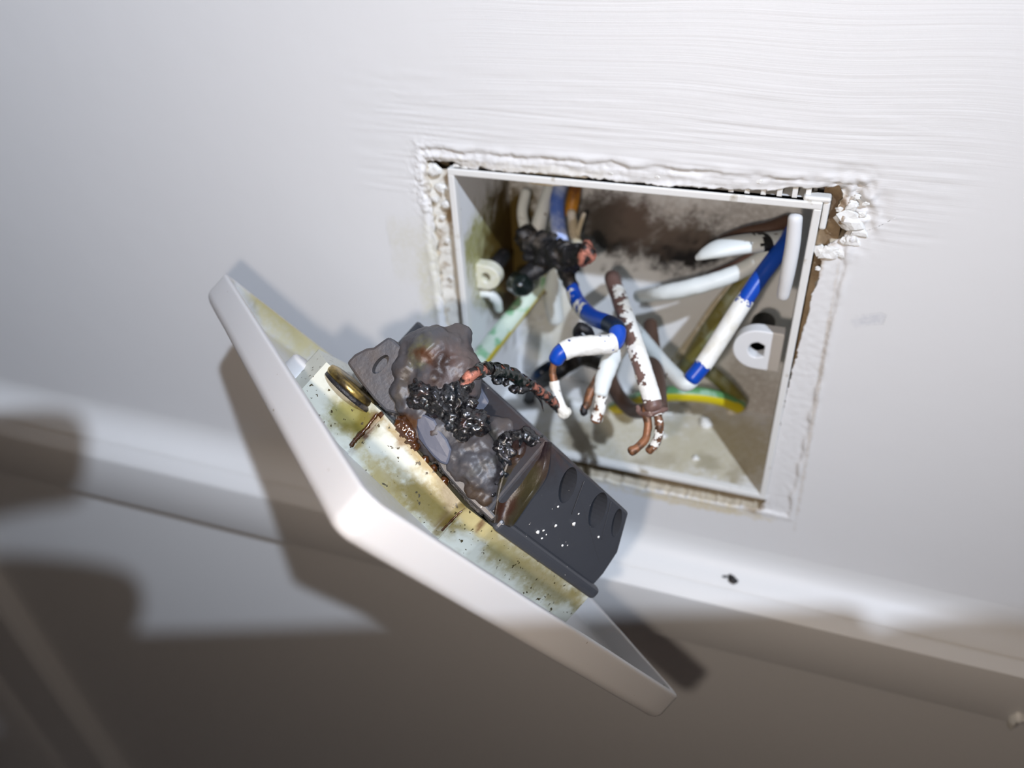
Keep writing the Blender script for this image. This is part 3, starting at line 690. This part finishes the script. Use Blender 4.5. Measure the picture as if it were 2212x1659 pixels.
pv, pf = lathe([(0.01, 0), (3.2, 0), (3.6, -.5), (3.8, -4.6)], (-7.5, -33.5, .6), (0, 0, 1), 24); lpart('screw_boss', pv, pf, 'plate', parent=plate, stain_shades=[(0, 0, 0, 0)] * len(pv))
# the front carries a rocker and three pin apertures
o = lpart('rocker', *boxm((12, -8, -8.2), (24, 8, -6.5)), 'plate', smooth=False, stain_shades=[(0, 0, 0, 0)] * 8); bevel(o, .8)
for (a, b, ww, hh) in ((-12, 0, 4.2, 8.2), (2, -11, 6.5, 4.2), (2, 11, 6.5, 4.2)):
    lpart('pin_aperture', *boxm((a - ww / 2, b - hh / 2, -6.76), (a + ww / 2, b + hh / 2, -6.5)), 'soot', smooth=False)

# cream upstand
OUTL = [(-6, -35.5), (1.2, -36.6), (10.2, -27.9), (10.9, -27.0), (11.2, -27.9), (24.2, -14.4), (24.7, -13.2), (25.2, -13.6), (27.6, -8.8), (27.9, 22.2), (-26, 24), (-28, -14)]
HTS = [4.0, 4.0, 4.3, 4.2, 4.3, 2.4, 2.3, 2.4, 2.7, 2.6, 3., 3.]
CS = [(1000, 1085, 130, 44, 42, (206, 184, 106), .9), (1150, 1230, 140, 46, 34, (180, 170, 116), .85), (840, 1060, 34, 90, -30, (196, 176, 100), .9), (740, 900, 30, 60, -25, (186, 176, 110), .7), (770, 905, 52, 48, 0, (136, 124, 30), 1.), (745, 890, 30, 26, 0, (190, 184, 110), .7), (785, 945, 9, 46, 38, (92, 52, 10), 1.), (815, 900, 14, 12, 0, (110, 72, 24), .9),
      (905, 985, 110, 14, 44, (196, 166, 92), .9), (870, 950, 14, 22, 44, (140, 98, 40), .7), (925, 1085, 100, 40, 40, (158, 136, 44), .98), (985, 1075, 56, 30, 44, (120, 98, 28), .9), (965, 1120, 12, 34, 40, (130, 104, 26), .95),
      (790, 985, 16, 80, -32, (206, 190, 120), .7), (1035, 1135, 60, 26, 40, (226, 212, 150), .8), (1040, 1130, 6, 26, 30, (110, 58, 20), .8), (1100, 1200, 60, 14, 34, (190, 184, 130), .7), (1170, 1250, 110, 18, 34, (164, 152, 100), .7), (1245, 1300, 20, 30, 0, (170, 156, 96), .7)]
CS = [(*c_[:5], tuple(int(x * .74) for x in c_[5]), c_[6]) for c_ in CS]
V = []; ST = []; Fc = []; cols = []
m_ = len(OUTL)
for i in range(m_):
    a, b = np.array(OUTL[i]), np.array(OUTL[(i + 1) % m_]); L_ = np.linalg.norm(b - a); k = max(1, int(L_ / .45)) if i < 10 else 6
    for j in range(k):
        t = j / k; q = a + (b - a) * t; cols.append((*q, HTS[i] * (1 - t) + HTS[(i + 1) % m_] * t))
RW = 16
for (a, b, h) in cols:
    for r in range(RW + 1):
        p = (a, b, -4.5 + (h + 4.5) * r / RW); V.append(p); ST.append(stain_shade_of(toW(p), CS))
nc = len(cols)
for i in range(nc):
    j = (i + 1) % nc
    for r in range(RW): Fc.append((i * (RW + 1) + r, j * (RW + 1) + r, j * (RW + 1) + r + 1, i * (RW + 1) + r + 1))
Fc.append(tuple(i * (RW + 1) + RW for i in range(nc)))
up = lpart('cream_upstand', V, Fc, 'cream', stain_shades=ST, sub=40)
def ltube(P4, **k): return tube(P4, **k)
# brown tar runs in the two seams, and along the top edge
lpart('tar_run', *tube([(*DG(758, 962, 38.4), .3), (*DG(775, 942, 38.5), .45), (*DG(795, 920, 38.5), .35), (*DG(815, 896, 38.4), .3)], seg=10, n=8, amp=.25, ns=1.5), 'tar', parent=up)
lpart('tar_run', *tube([(*DG(955, 1146, 38.2), .14), (*DG(975, 1125, 38.2), .2), (*DG(1003, 1098, 38.2), .1)], seg=10, n=8, amp=.15, ns=1.5), 'tar', parent=up)
lpart('tar_run', *tube([(*DG(822, 893, 38.0), .4), (*DG(845, 925, 38.1), .5), (*DG(870, 950, 38.1), .35), (*DG(905, 985, 37.9), .25)], seg=10, n=8, amp=.35, ns=1.2), 'tar', parent=up)

# grey base: coloured dark for the shaded crevice above the cream, the moulded block with terminal holes, and the ledge bar
def prism(poly, n0, n1):
    k = len(poly); V = [(a, b, n0) for a, b in poly] + [(a, b, n1) for a, b in poly]
    return V, [tuple(range(k)), tuple(range(k, 2 * k))] + [(i, (i + 1) % k, k + (i + 1) % k, k + i) for i in range(k)]
V, Fc = prism([(24.5, 20), (24.5, -9.5), (3, -29.5), (-8, -26), (-24, -12), (-22, 20)], 2.0, 7.0)
o = lpart('dark_crevice_base', V, Fc, 'char', smooth=False); bevel(o, .5)  # its dark colour stands for the shade in the crevice
def temp_mesh(V, Fc, mods):
    me = bpy.data.meshes.new('tmp'); me.from_pydata([tuple(np.array(p) * .001) for p in V], [], Fc); me.update()
    bm = bmesh.new(); bm.from_mesh(me); bmesh.ops.recalc_face_normals(bm, faces=bm.faces); bm.to_mesh(me); bm.free()
    o = bpy.data.objects.new('tmp', me); COL.objects.link(o)
    for fn in mods: fn(o)
    dg = bpy.context.evaluated_depsgraph_get(); dg.update()
    r = bpy.data.meshes.new_from_object(o.evaluated_get(dg))
    V2 = [np.array(v.co) * 1000 for v in r.vertices]; F2 = [tuple(p.vertices) for p in r.polygons]
    bpy.data.objects.remove(o, do_unlink=True); bpy.data.meshes.remove(me); bpy.data.meshes.remove(r)
    return V2, F2
def with_cut(cuts):
    def f(o):
        for (V, Fc) in cuts:
            me = bpy.data.meshes.new('cut'); me.from_pydata([tuple(np.array(p) * .001) for p in V], [], Fc); me.update()
            bm = bmesh.new(); bm.from_mesh(me); bmesh.ops.recalc_face_normals(bm, faces=bm.faces); bm.to_mesh(me); bm.free()
            c = bpy.data.objects.new('cut', me); COL.objects.link(c); TMP.append(c)
            md = o.modifiers.new('b', 'BOOLEAN'); md.operation = 'DIFFERENCE'; md.object = c; md.solver = 'EXACT'
    return f
TMP = []
def clean():
    for c in TMP: bpy.data.objects.remove(c, do_unlink=True)
    TMP.clear()
def oval(cu, ax, bx_, depth_dir, d0, d1, n=24):
    cu, ax, bx_, dd = map(lambda q: np.array(q, float), (cu, ax, bx_, depth_dir)); V = []
    for d in (d0, d1):
        for k in range(n):
            a = 2 * math.pi * k / n; V.append(cu + ax * math.cos(a) + bx_ * math.sin(a) + dd * d)
    return V, [tuple(range(n)), tuple(range(n, 2 * n))] + [(i, (i + 1) % n, n + (i + 1) % n, n + i) for i in range(n)]
# block: near side profile in (v, n), drawn back along -u; left part turns into the diagonal
g = []
side = [(-11.2, 4.0), (-11.2, 19.2), (15.6, 19.2), (21.0, 12.4), (22.2, 7.5), (22.2, 4.0)]
V = [(27., a, b) for a, b in side] + [(-14., a if a > 0 else -20, b) for a, b in side]; k = len(side)
V[0] = (27, -11.2, 4); V[1] = (26.6, -11.6, 19.2)
Fc = [tuple(range(k)), tuple(range(k, 2 * k))] + [(i, (i + 1) % k, k + (i + 1) % k, k + i) for i in range(k)]
def hole_cut(a, b, c_, d_):                      # major axis ends a-b, minor ends c-d in pixels, on plane u = 27
    A_, B_, C_, D_ = [PL(*q, (1, 0, 0), 27.) for q in (a, b, c_, d_)]
    ce = (A_ + B_) / 2; ma = (A_ - B_) / 2; mi = (C_ - D_) / 2; mi = mi - ma * (mi @ ma) / (ma @ ma)
    return oval(ce, ma, mi * .95, (-1, 0, -.25), -3, 10)
cuts = [hole_cut((1238, 1010), (1220, 1088), (1207, 1052), (1247, 1040)), hole_cut((1302, 1064), (1282, 1140), (1271, 1106), (1311, 1097)), hole_cut((1338, 1099), (1327, 1160), (1321, 1131), (1343, 1124))]
def bev(o): bevel(o, .45, 2)
V, Fc = temp_mesh(V, Fc, [bev, with_cut(cuts)]); clean()
BS = [(1150, 985, 60, 22, 40, (60, 34, 38), .9), (1190, 975, 40, 18, 40, (70, 50, 40), .8), (1150, 1060, 40, 60, 20, (70, 62, 30), .8), (1130, 1130, 22, 20, 0, (70, 70, 30), .6)]
lpart('terminal_block', V, Fc, 'grey', stain_shades=lst(V, BS), smooth=False, sub=None)
for (a, b) in ((1228, 1050), (1292, 1104), (1333, 1132)):
    p = PL(a, b, (1, 0, 0), 27.); pv, pf = lathe([(0.01, -.2), (2.2, -.2), (2.4, -.6), (2.4, -3)], p + np.array([-8.2, .3, -2.2]), (1, 0, .25), 20); lpart('terminal_screw', pv, pf, 'lilac')
# thin seams moulded on the block
for a, b in (((1262, 1040), (1236, 1110)), ((1320, 1085), (1300, 1165))):
    lpart('moulded_seam', *tube([(*PL(*a, (1, 0, 0), 27.05), .12), (*PL((a[0] + b[0]) / 2, (a[1] + b[1]) / 2, (1, 0, 0), 27.05), .12), (*PL(*b, (1, 0, 0), 27.05), .1)], seg=8, n=4), 'grey', stain_shades=None)
# ledge bar with rounded end
V, Fc = boxm((22, -9.0, 2.5), (28.6, 23.2, 5.0)); o = lpart('ledge_bar', V, Fc, 'grey', smooth=False, stain_shades=[(0, 0, 0, 0)] * 8); bevel(o, .9, 3)
# specks of white plaster on the block
rs = random.Random(3)
for (a, b, r) in [(1240, 1131, .42), (1200, 1136, .35), (1162, 1150, .4), (1174, 1146, .28), (1171, 1163, .25), (1215, 1178, .22), (1293, 1160, .26), (1250, 1110, .22), (1205, 1095, .25), (1180, 1155, .18), (1226, 1178, .16)]:
    lpart('plaster_speck', *lump(PL(a, b, (1, 0, 0), 27.15), r, a * .1, (.5, 1, 1), 1, .4), 'crumb')

# diagonal burnt face between block and melted mass: concave, scorched, with a raised ridge
V = []; Fc = []; NU, NV = 26, 26
EL = [(1062, 1128), (1068, 1060), (1082, 1000), (1105, 945)]; ER = [(1108, 1137), (1140, 1090), (1180, 1030), (1192, 956)]
el = crom([np.array(p, float) for p in EL], 9); er = crom([np.array(p, float) for p in ER], 9)
for i in range(NV + 1):
    t = i / NV; a = el[int(t * (len(el) - 1))]; b = er[int(t * (len(er) - 1))]
    for j in range(NU + 1):
        s = j / NU; q = a + (b - a) * s
        dpt = 38.0 - 1.4 * math.sin(math.pi * min(1, max(0, (s - .15) / .72))) ** .8 - 1.6 * math.exp(-(s / .07) ** 2) - .6 * math.exp(-((1 - s) / .06) ** 2) + .5 * nz3((q[0] * .03, q[1] * .03, 1), 1, 3.)
        if t > .8: dpt += .8 * nz3((q[0] * .06, q[1] * .06, 2), 1, 5.)
        V.append(DG(q[0], q[1], dpt))
for i in range(NV):
    for j in range(NU): Fc.append((i * (NU + 1) + j, i * (NU + 1) + j + 1, (i + 1) * (NU + 1) + j + 1, (i + 1) * (NU + 1) + j))
k0 = len(V); bord = [j for j in range(NU + 1)] + [i * (NU + 1) + NU for i in range(1, NV + 1)] + [NV * (NU + 1) + j for j in range(NU - 1, -1, -1)] + [i * (NU + 1) for i in range(NV - 1, 0, -1)]
for b in bord: V.append(np.array(V[b]) + np.array([-6, 6, 0.]))
nb = len(bord)
for i in range(nb): Fc.append((bord[i], bord[(i + 1) % nb], k0 + (i + 1) % nb, k0 + i))
BS2 = [(1140, 1060, 80, 110, 20, (58, 50, 22), .95), (1100, 1080, 18, 60, 25, (60, 26, 8), .95), (1150, 968, 80, 36, 10, (36, 20, 26), .98), (1120, 990, 40, 30, 0, (60, 36, 18), .9), (1185, 1010, 20, 40, 20, (76, 60, 50), .8), (1135, 1040, 30, 40, 20, (66, 60, 30), .7), (1165, 1075, 14, 50, 32, (70, 72, 80), .8)]
BS2 = [(*c_[:5], tuple(int(x * .78) for x in c_[5]), c_[6]) for c_ in BS2]
lpart('scorched_face', V, Fc, 'scorch', stain_shades=lst(V, BS2), sub=35)
# back corner of the housing seen behind the blob
V = [DG(u, v, 27.) for u, v in [(985, 740), (1012, 745), (1040, 835), (1075, 895), (1122, 930), (1130, 960), (1060, 990), (1000, 930)]]
V += [p + np.array([-5, 5, -1]) for p in V]; k = 8
o = lpart('housing_corner', V, [tuple(range(k)), tuple(range(k, 2 * k))] + [(i, (i + 1) % k, k + (i + 1) % k, k + i) for i in range(k)], 'lilac', smooth=False); bevel(o, .5)
# fin with its slot, at the upper left
V = [DG(u, v, 36.) for u, v in [(748, 783), (765, 765), (790, 752), (806, 750), (838, 727), (850, 733), (866, 748), (880, 800), (892, 872), (862, 896), (832, 888), (806, 862), (776, 824)]]
k = len(V); V += [p + np.array([-3, 3, 0]) for p in V]
A_, B_ = DG(838, 768, 36.), DG(806, 806, 36.); ce = (A_ + B_) / 2; ma = (A_ - B_) / 2; mi = np.cross(ma, (1, -1, 0)); mi = mi / np.linalg.norm(mi) * .9
V, Fc = temp_mesh(V, [tuple(range(k)), tuple(range(k, 2 * k))] + [(i, (i + 1) % k, k + (i + 1) % k, k + i) for i in range(k)], [bev, with_cut([oval(ce, ma, mi, (.7, -.7, 0), -2.2, 3)])]); clean()
lpart('slotted_fin', V, Fc, 'melt', stain_shades=[(0, 0, 0, 0)] * len(V), smooth=False)
# brass terminal disc
pv, pf = lathe([(.01, .75), (4.4, .75), (5.0, .5), (5.15, 0), (5.15, -.3), (4.9, -.75), (.01, -.75)], DG(762, 836, 35.0), (.0, .0, 1), 40); lpart('brass_terminal', pv, pf, 'brass')
pv, pf = lathe([(.01, .3), (4.9, .3), (5.2, 0), (5.2, -.5), (.01, -.6)], DG(758, 846, 35.2), (0, 0, 1), 40); lpart('steel_washer', pv, pf, 'soot')

# melted mass: rounded masses fused into one skin
def melt(spheres, vox, amp, ns, seed, squash=None):
    ms = []
    for (u, v, c_, r) in spheres:
        bm = bmesh.new(); bmesh.ops.create_icosphere(bm, subdivisions=2, radius=r); p = DG(u, v, c_)
        ms.append(([p + np.array(x.co) for x in bm.verts], [tuple(y.index for y in f.verts) for f in bm.faces])); bm.free()
    V, Fc = join(*ms)
    def rm(o):
        md = o.modifiers.new('r', 'REMESH'); md.mode = 'VOXEL'; md.voxel_size = vox * .001
        s = o.modifiers.new('s', 'SMOOTH'); s.factor = .6; s.iterations = 4
    V, Fc = temp_mesh(V, Fc, [rm])
    me = bpy.data.meshes.new('t'); me.from_pydata([tuple(p) for p in V], [], Fc); me.update()
    N_ = [np.array(v.normal) for v in me.vertices]; bpy.data.meshes.remove(me)
    V = [p + n_ * amp * (nz3(p, ns, seed) + .5 * nz3(p, ns * 2.4, seed + 5)) for p, n_ in zip(V, N_)]
    return V, Fc
V, Fc = melt([(936, 768, 33, 5.3), (975, 752, 31.5, 3.8), (990, 730, 31, 2.6), (905, 760, 33, 3.6), (885, 800, 34.5, 3.2), (868, 845, 36, 2.3), (876, 878, 37, 1.8), (900, 872, 37, 1.8), (912, 835, 35.5, 3), (940, 815, 35, 4.2), (985, 800, 33, 4.5), (1000, 835, 33, 3.4), (960, 850, 34.5, 4), (1010, 800, 32, 2.8),
              (920, 900, 34, 4), (950, 930, 34, 4), (905, 930, 34.5, 3), (985, 940, 34, 3.6), (940, 960, 34.2, 3)], .36, .34, .55, 2.)
lpart('melted_mass', V, Fc, 'melt', stain_shades=lst(V, [(975, 800, 60, 65, 0, (88, 74, 70), .8), (915, 765, 26, 40, 20, (96, 94, 62), .7), (935, 772, 36, 24, 10, (70, 36, 12), .95), (948, 795, 18, 40, 15, (40, 22, 12), .95), (965, 845, 60, 16, 0, (44, 34, 34), .8), (890, 930, 50, 40, 0, (60, 36, 18), .8), (870, 830, 12, 60, 15, (70, 62, 50), .6), (880, 910, 50, 14, 20, (80, 50, 20), .8)]))
V, Fc = melt([(1000, 975, 35, 3.2), (1030, 965, 35, 3.), (1020, 1005, 36, 3.2), (1045, 1000, 36, 3.), (1060, 1020, 36, 2.6), (1035, 1035, 36.5, 2.6), (1055, 1050, 36.5, 2.), (1005, 1010, 36, 2.8), (1025, 1055, 36.8, 1.8), (1050, 1075, 36.8, 1.6), (1070, 985, 35, 2.4), (985, 1000, 36.5, 2.), (1075, 1010, 36, 1.8)], .34, .34, .6, 7.)
lpart('melted_drape', V, Fc, 'melt', stain_shades=lst(V, [(1085, 985, 24, 60, 20, (22, 20, 22), .95), (1030, 1075, 60, 22, 35, (60, 44, 26), .85), (1010, 960, 40, 14, 30, (70, 60, 50), .5), (1040, 1010, 12, 40, 60, (70, 70, 66), .5)]))
V, Fc = melt([(1078, 940, 31, 2.8), (1095, 930, 30.5, 2.2), (1068, 920, 31, 1.9), (1105, 945, 31, 1.8), (1075, 965, 32, 2.4)], .4, .35, .5, 3.)
lpart('melted_stub', V, Fc, 'melt', stain_shades=lst(V, [(1065, 945, 14, 30, 0, (34, 36, 34), .9)]))
# grey-blue flake in the middle
pl_ = [(900, 892), (918, 894), (940, 906), (952, 930), (966, 948), (976, 972), (972, 990), (966, 1006), (950, 1000), (934, 986), (918, 966), (904, 948), (898, 920)]
V = [DG(u, v, 39.5 - .05 * i) for i, (u, v) in enumerate(pl_)]; k = len(V); V += [p + np.array([-2, 2, 0.]) for p in V]
o = lpart('housing_flake', V, [tuple(range(k)), tuple(range(k, 2 * k))] + [(i, (i + 1) % k, k + (i + 1) % k, k + i) for i in range(k)], 'lilac', smooth=False); bevel(o, .4)
V = [DG(u, v, 38.) for u, v in [(935, 985), (968, 1000), (1035, 1072), (1075, 1118), (1062, 1128), (1010, 1080), (955, 1020)]]; k = len(V); V += [p + np.array([-2.5, 2.5, 0.]) for p in V]
o = lpart('housing_flake', V, [tuple(range(k)), tuple(range(k, 2 * k))] + [(i, (i + 1) % k, k + (i + 1) % k, k + i) for i in range(k)], 'grey', smooth=False, stain_shades=[(*lin((60, 50, 36)), .5)] * (2 * k)); bevel(o, .4)
# char
V, Fc = melt([(902, 842, 38.6, 1.6), (905, 866, 38.8, 1.8), (925, 850, 38.6, 2.), (945, 866, 38.8, 2.1), (968, 858, 38.4, 2.1), (990, 846, 38, 1.9), (1008, 832, 37.4, 1.3), (935, 884, 39, 1.4), (960, 885, 39, 1.5), (990, 872, 38.6, 1.8), (1016, 872, 38, 1.3), (912, 826, 38, 1.)], .3, .75, .9, 4.)
lpart('char_crust', V, Fc, 'char')
V, Fc = melt([(1008, 905, 39.6, 1.9), (1008, 920, 39.6, 1.9), (1034, 906, 39.2, 1.7), (1034, 920, 39.2, 1.7), (976, 900, 39, 1.4), (974, 918, 38.8, 1.3), (1000, 940, 38.8, 1.3), (990, 925, 38.6, 1.5)], .28, .6, 1.1, 9.)
lpart('char_lump', V, Fc, 'char')
V, Fc = melt([(1085, 965, 36.6, 1.5), (1095, 950, 36, 1.4), (1078, 985, 37, 1.2), (1100, 980, 36.8, 1.2), (1092, 1000, 37.2, .9), (1085, 1022, 37.4, .8), (1070, 1045, 37.6, .6), (1062, 1064, 37.6, .6), (1118, 948, 36, 1.6), (1135, 944, 35.8, 1.5), (1150, 950, 36, 1.3), (1170, 955, 36.2, 1.0)], .28, .6, 1.1, 6.)
lpart('char_edge', V, Fc, 'char')
V, Fc = melt([(868, 915, 38.3, 1.3), (880, 930, 38.2, 1.4), (888, 950, 38.2, 1.2), (895, 965, 38, 1.), (872, 935, 38, 1.2), (915, 995, 37.6, .9), (935, 1015, 37.5, .8), (960, 1040, 37.5, .8)], .28, .5, 1.1, 5.)
lpart('tar_crust', V, Fc, 'tar')

# burnt copper conductor bridging from the socket towards the box
a0 = toW(DG(985, 848, 37.6)); a1 = toW(DG(1003, 826, 38.)); a2 = toW(DG(1022, 806, 38.2)); aE = atY(1214, 888, -27)
def along(px, py, t):                            # depth runs smoothly from the socket to the far end
    d0 = R[2] @ (a2 - C); d1 = R[2] @ (aE - C); return C + ray(px, py) * (d0 + (d1 - d0) * t)
PC4 = [(*a0, 1.0), (*a1, 1.0), (*a2, .95), (*along(1052, 798, .15), .95), (*along(1092, 803, .35), .95), (*along(1130, 823, .52), .95), (*along(1165, 845, .72), .95), (*along(1192, 866, .87), .95), (*along(1212, 886, 1.), .95)]
t = wire('burnt_wire', 'bare burnt copper conductor with flaking black insulation, joined to the melted socket', [
    ('copper_core', PC4, 'copperb', dict(seg=14, n=10, amp=.18, ns=1.)),
    ('burnt_insulation', sl(PC4, .27, .66), 'glass_char', dict(seg=30, n=10, grow=.3, amp=.4, ns=.55, keep=patchy(-.2, 3., None, 0, 1, .45))),
    ('burnt_insulation', sl(PC4, .60, .98), 'char', dict(seg=26, n=8, grow=.14, amp=.2, ns=.9, keep=patchy(.22, 6., None, 0, 1, .7)))])
for i, (u, v, tt, r) in enumerate([(1072, 822, .25, .8), (1090, 826, .33, .7), (1112, 838, .42, .9), (1128, 842, .5, .9), (1140, 836, .55, .7)]):
    build('insulation_flake', *lump(along(u, v, tt), r, i * 1.9, (1.2, 1, .6), 2, .5), MT['char'], parent=t)
build('insulation_flake', *tube([(*along(1155, 850, .68), .45), (*along(1168, 866, .72), .5), (*along(1174, 888, .75), .25)], seg=10, n=6, amp=.2, flat=.5), MT['char'], parent=t)

# ================================================================== small loose things on the trim
p = atY(1580, 1250, -4.4)
o = build('debris_fleck', *join(lump(p + np.array([0, -.4, .3]), 1.1, 2.2, (1.4, .8, .7), 2, .5), lump(p + np.array([-1.6, -.2, .5]), .5, 4.2, (1.2, .7, .7), 2, .4)), MT['soot'])
tag(recentre(o), 'small black burnt fleck lying on the white rail below the box', 'debris')
p = atY(2192, 1562, -10.4)
v1, f1 = tube([(*atY(2180, 1572, -10.3), .5), (*atY(2186, 1556, -10.9), .7), (*atY(2200, 1550, -11.2), .7), (*atY(2216, 1552, -10.8), .5)], seg=10, n=6, amp=.3, flat=.5)
o = build('paint_flake', v1, f1, MT['paint']); tag(recentre(o), 'curled white paint flake on the lower edge of the rail', 'paint flake')

# ================================================================== the photographer's side: phone, hand, an added second hand and torch (outside the frame, their shadows fall into it)
def PH(a, b, k): return C + RIGHT * a - DOWN * b + FWD * k
def phframe(): return Matrix([list(x) for x in np.c_[RIGHT, -DOWN, -FWD]]) @ Matrix.Rotation(math.radians(2.2), 3, 'Z')
ph = empty('smartphone', PH(35, -26, -7), phframe()); tag(ph, 'dark smartphone held up in front of the box to take the picture', 'phone')
def pbox(name, a0, a1, b0, b1, k0, k1, m_, parent, bv):
    cx_, cy_, cz_ = 35, -26, -7
    V, Fc = boxm((a0 - cx_, b0 - cy_, -(k1 - cz_)), (a1 - cx_, b1 - cy_, -(k0 - cz_)))
    o = build(name, V, Fc, MT[m_], parent=parent, local=True, smooth=False); bevel(o, bv, 4); return o
TOPB = 2.7
body = pbox('phone_body', -66, 100, -80, TOPB, -11.5, -3.5, 'phone', ph, 3.5)
pbox('screen', -63, 97, -77, TOPB - 3, -11.7, -11.4, 'phoneglass', ph, .1)
pbox('camera_bump', -24, 8, -23, .5, -3.6, -2.2, 'phone', ph, .6)
pv, pf = lathe([(.01, 0), (3.0, 0), (3.4, -.4), (3.4, -1.2)], (0 - 35, -3.4 + 26, -(-1.9 + 7)), (0, 0, -1), 28); build('camera_lens', pv, pf, MT['phoneglass'], parent=ph, local=True)

def make_hand(nodes, fingers, label):
    """nodes: name -> (a, b, k, r, parent); fingers: (root, [(a, b, k, r)...]); one continuous skinned mesh"""
    hv = []; he = []; hr = []; ix = {}
    def node(a, b, k, r, par=None):
        hv.append(PH(a, b, k)); hr.append(r); i_ = len(hv) - 1
        if par is not None: he.append((par, i_))
        return i_
    for nm, (a, b, k, r, par) in nodes.items(): ix[nm] = node(a, b, k, r, ix[par] if par else None)
    for root, pts in fingers:
        q = ix[root]
        for (a, b, k, r) in pts: q = node(a, b, k, r, q)
    me = bpy.data.meshes.new('person_hand'); me.from_pydata([tuple((p - hv[0]) * .001) for p in hv], he, [])
    me.materials.append(MT['skin']); ho = bpy.data.objects.new('person_hand', me); COL.objects.link(ho); ho.location = M3(hv[0])
    md = ho.modifiers.new('skin', 'SKIN'); md.use_smooth_shade = True; md.branch_smoothing = .4
    for i_, d in enumerate(me.skin_vertices[0].data):
        d.radius = (hr[i_] * .001, hr[i_] * .001); d.use_root = (i_ == 0)
    sb = ho.modifiers.new('sub', 'SUBSURF'); sb.levels = 2; sb.render_levels = 2
    return tag(ho, label, 'person')
make_hand(dict(w0=(-118, -30, -24, 22, None), f1=(-160, -70, -45, 26, 'w0'), f2=(-230, -150, -80, 34, 'f1'), f3=(-300, -230, -115, 38, 'f2'), pm=(-102, -6, -20, 19, 'w0'),
               k1=(-95, 20, -16, 14, 'pm'), k2=(-92, -4, -20, 12, 'pm'), k3=(-92, -20, -21, 13, 'w0'), k4=(-94, -40, -21, 11.5, 'w0')),
          [('k1', [(-74, 33, -16, 10.5), (-53, 37.5, -15, 10), (-37, 38.2, -14, 9.4), (-28, 37.4, -14, 8.8)]), ('k2', [(-70, 13, -21, 10.2), (-46, 13.2, -22, 9.8), (-28, 11.8, -22, 9.2), (-17, 9, -21.5, 8.4)]),
           ('k3', [(-76, -9, -22, 10.4), (-60, -9, -22.5, 9.8), (-46, -10, -22, 8.6)]), ('k4', [(-78, -30, -22, 10.4), (-62, -30, -22.5, 9.6), (-49, -30, -22, 8.4)]),
           ('w0', [(-108, -64, -15, 11), (-90, -82, -9, 10.4), (-72, -91, -7.5, 9.6), (-58, -92, -7.5, 8.2)])],
          'bare hand with one finger raised above the smartphone it grips')
make_hand(dict(w0=(146, -62, -26, 21, None), f1=(182, -118, -48, 25, 'w0'), f2=(242, -200, -85, 33, 'f1'), f3=(302, -280, -120, 37, 'f2'), pm=(130, -30, -22, 17, 'w0'),  # second hand added past the phone's end to carry its shadow further right
               k1=(132, -9, -22, 13.5, 'pm'), k2=(116, -32, -24, 11.5, 'pm'), k3=(118, -54, -24, 11, 'w0')),
          [('k1', [(122, -1.5, -19, 11), (108, -2, -24, 10.8), (93, -3, -24, 9.6)]), ('k2', [(116, -17, -25, 11.5), (102, -18, -25, 10.8), (92, -19, -24.5, 9.6)]), ('k3', [(112, -42, -24, 9.6), (100, -42, -24, 9), (92, -42, -23.5, 8.2)]),
           ('w0', [(130, -78, -25, 10.5), (114, -74, -25, 9), (102, -68, -24.5, 8)]), ('w0', [(140, -72, -16, 10.5), (122, -88, -9, 10), (104, -91, -7.5, 9.4), (92, -91, -7.5, 8)])],
          'added bare hand behind the smartphone, extending its shadow to the right')

dirT = AIM - A_POS; dirT /= np.linalg.norm(dirT)
tb = A_POS - dirT * 13
tt = thing('hand_torch', tb, 'black metal hand torch shining down on the box from the right', 'torch')
v, f = lathe([(.01, -118), (11, -118), (12.5, -116), (12.5, -45), (13.5, -40), (18, -14), (18.5, -2), (17, 0), (15.5, 0), (15.5, -3), (.01, -3)], tb, dirT, 36); build('torch_body', v, f, MT['torch'], parent=tt)
v, f = lathe([(.01, -.8), (15.4, -.8), (15.4, -2.5), (.01, -2.5)], tb, dirT, 36); build('torch_lens', v, f, MT['lens'], parent=tt)
v, f = lathe([(4, 0), (4, 2.2), (.01, 2.6)], tb - dirT * 80 + np.cross(dirT, [0, 1, 0]) / np.linalg.norm(np.cross(dirT, [0, 1, 0])) * 12, np.cross(dirT, [0, 1, 0]), 20); build('torch_switch', v, f, MT['phone'], parent=tt)
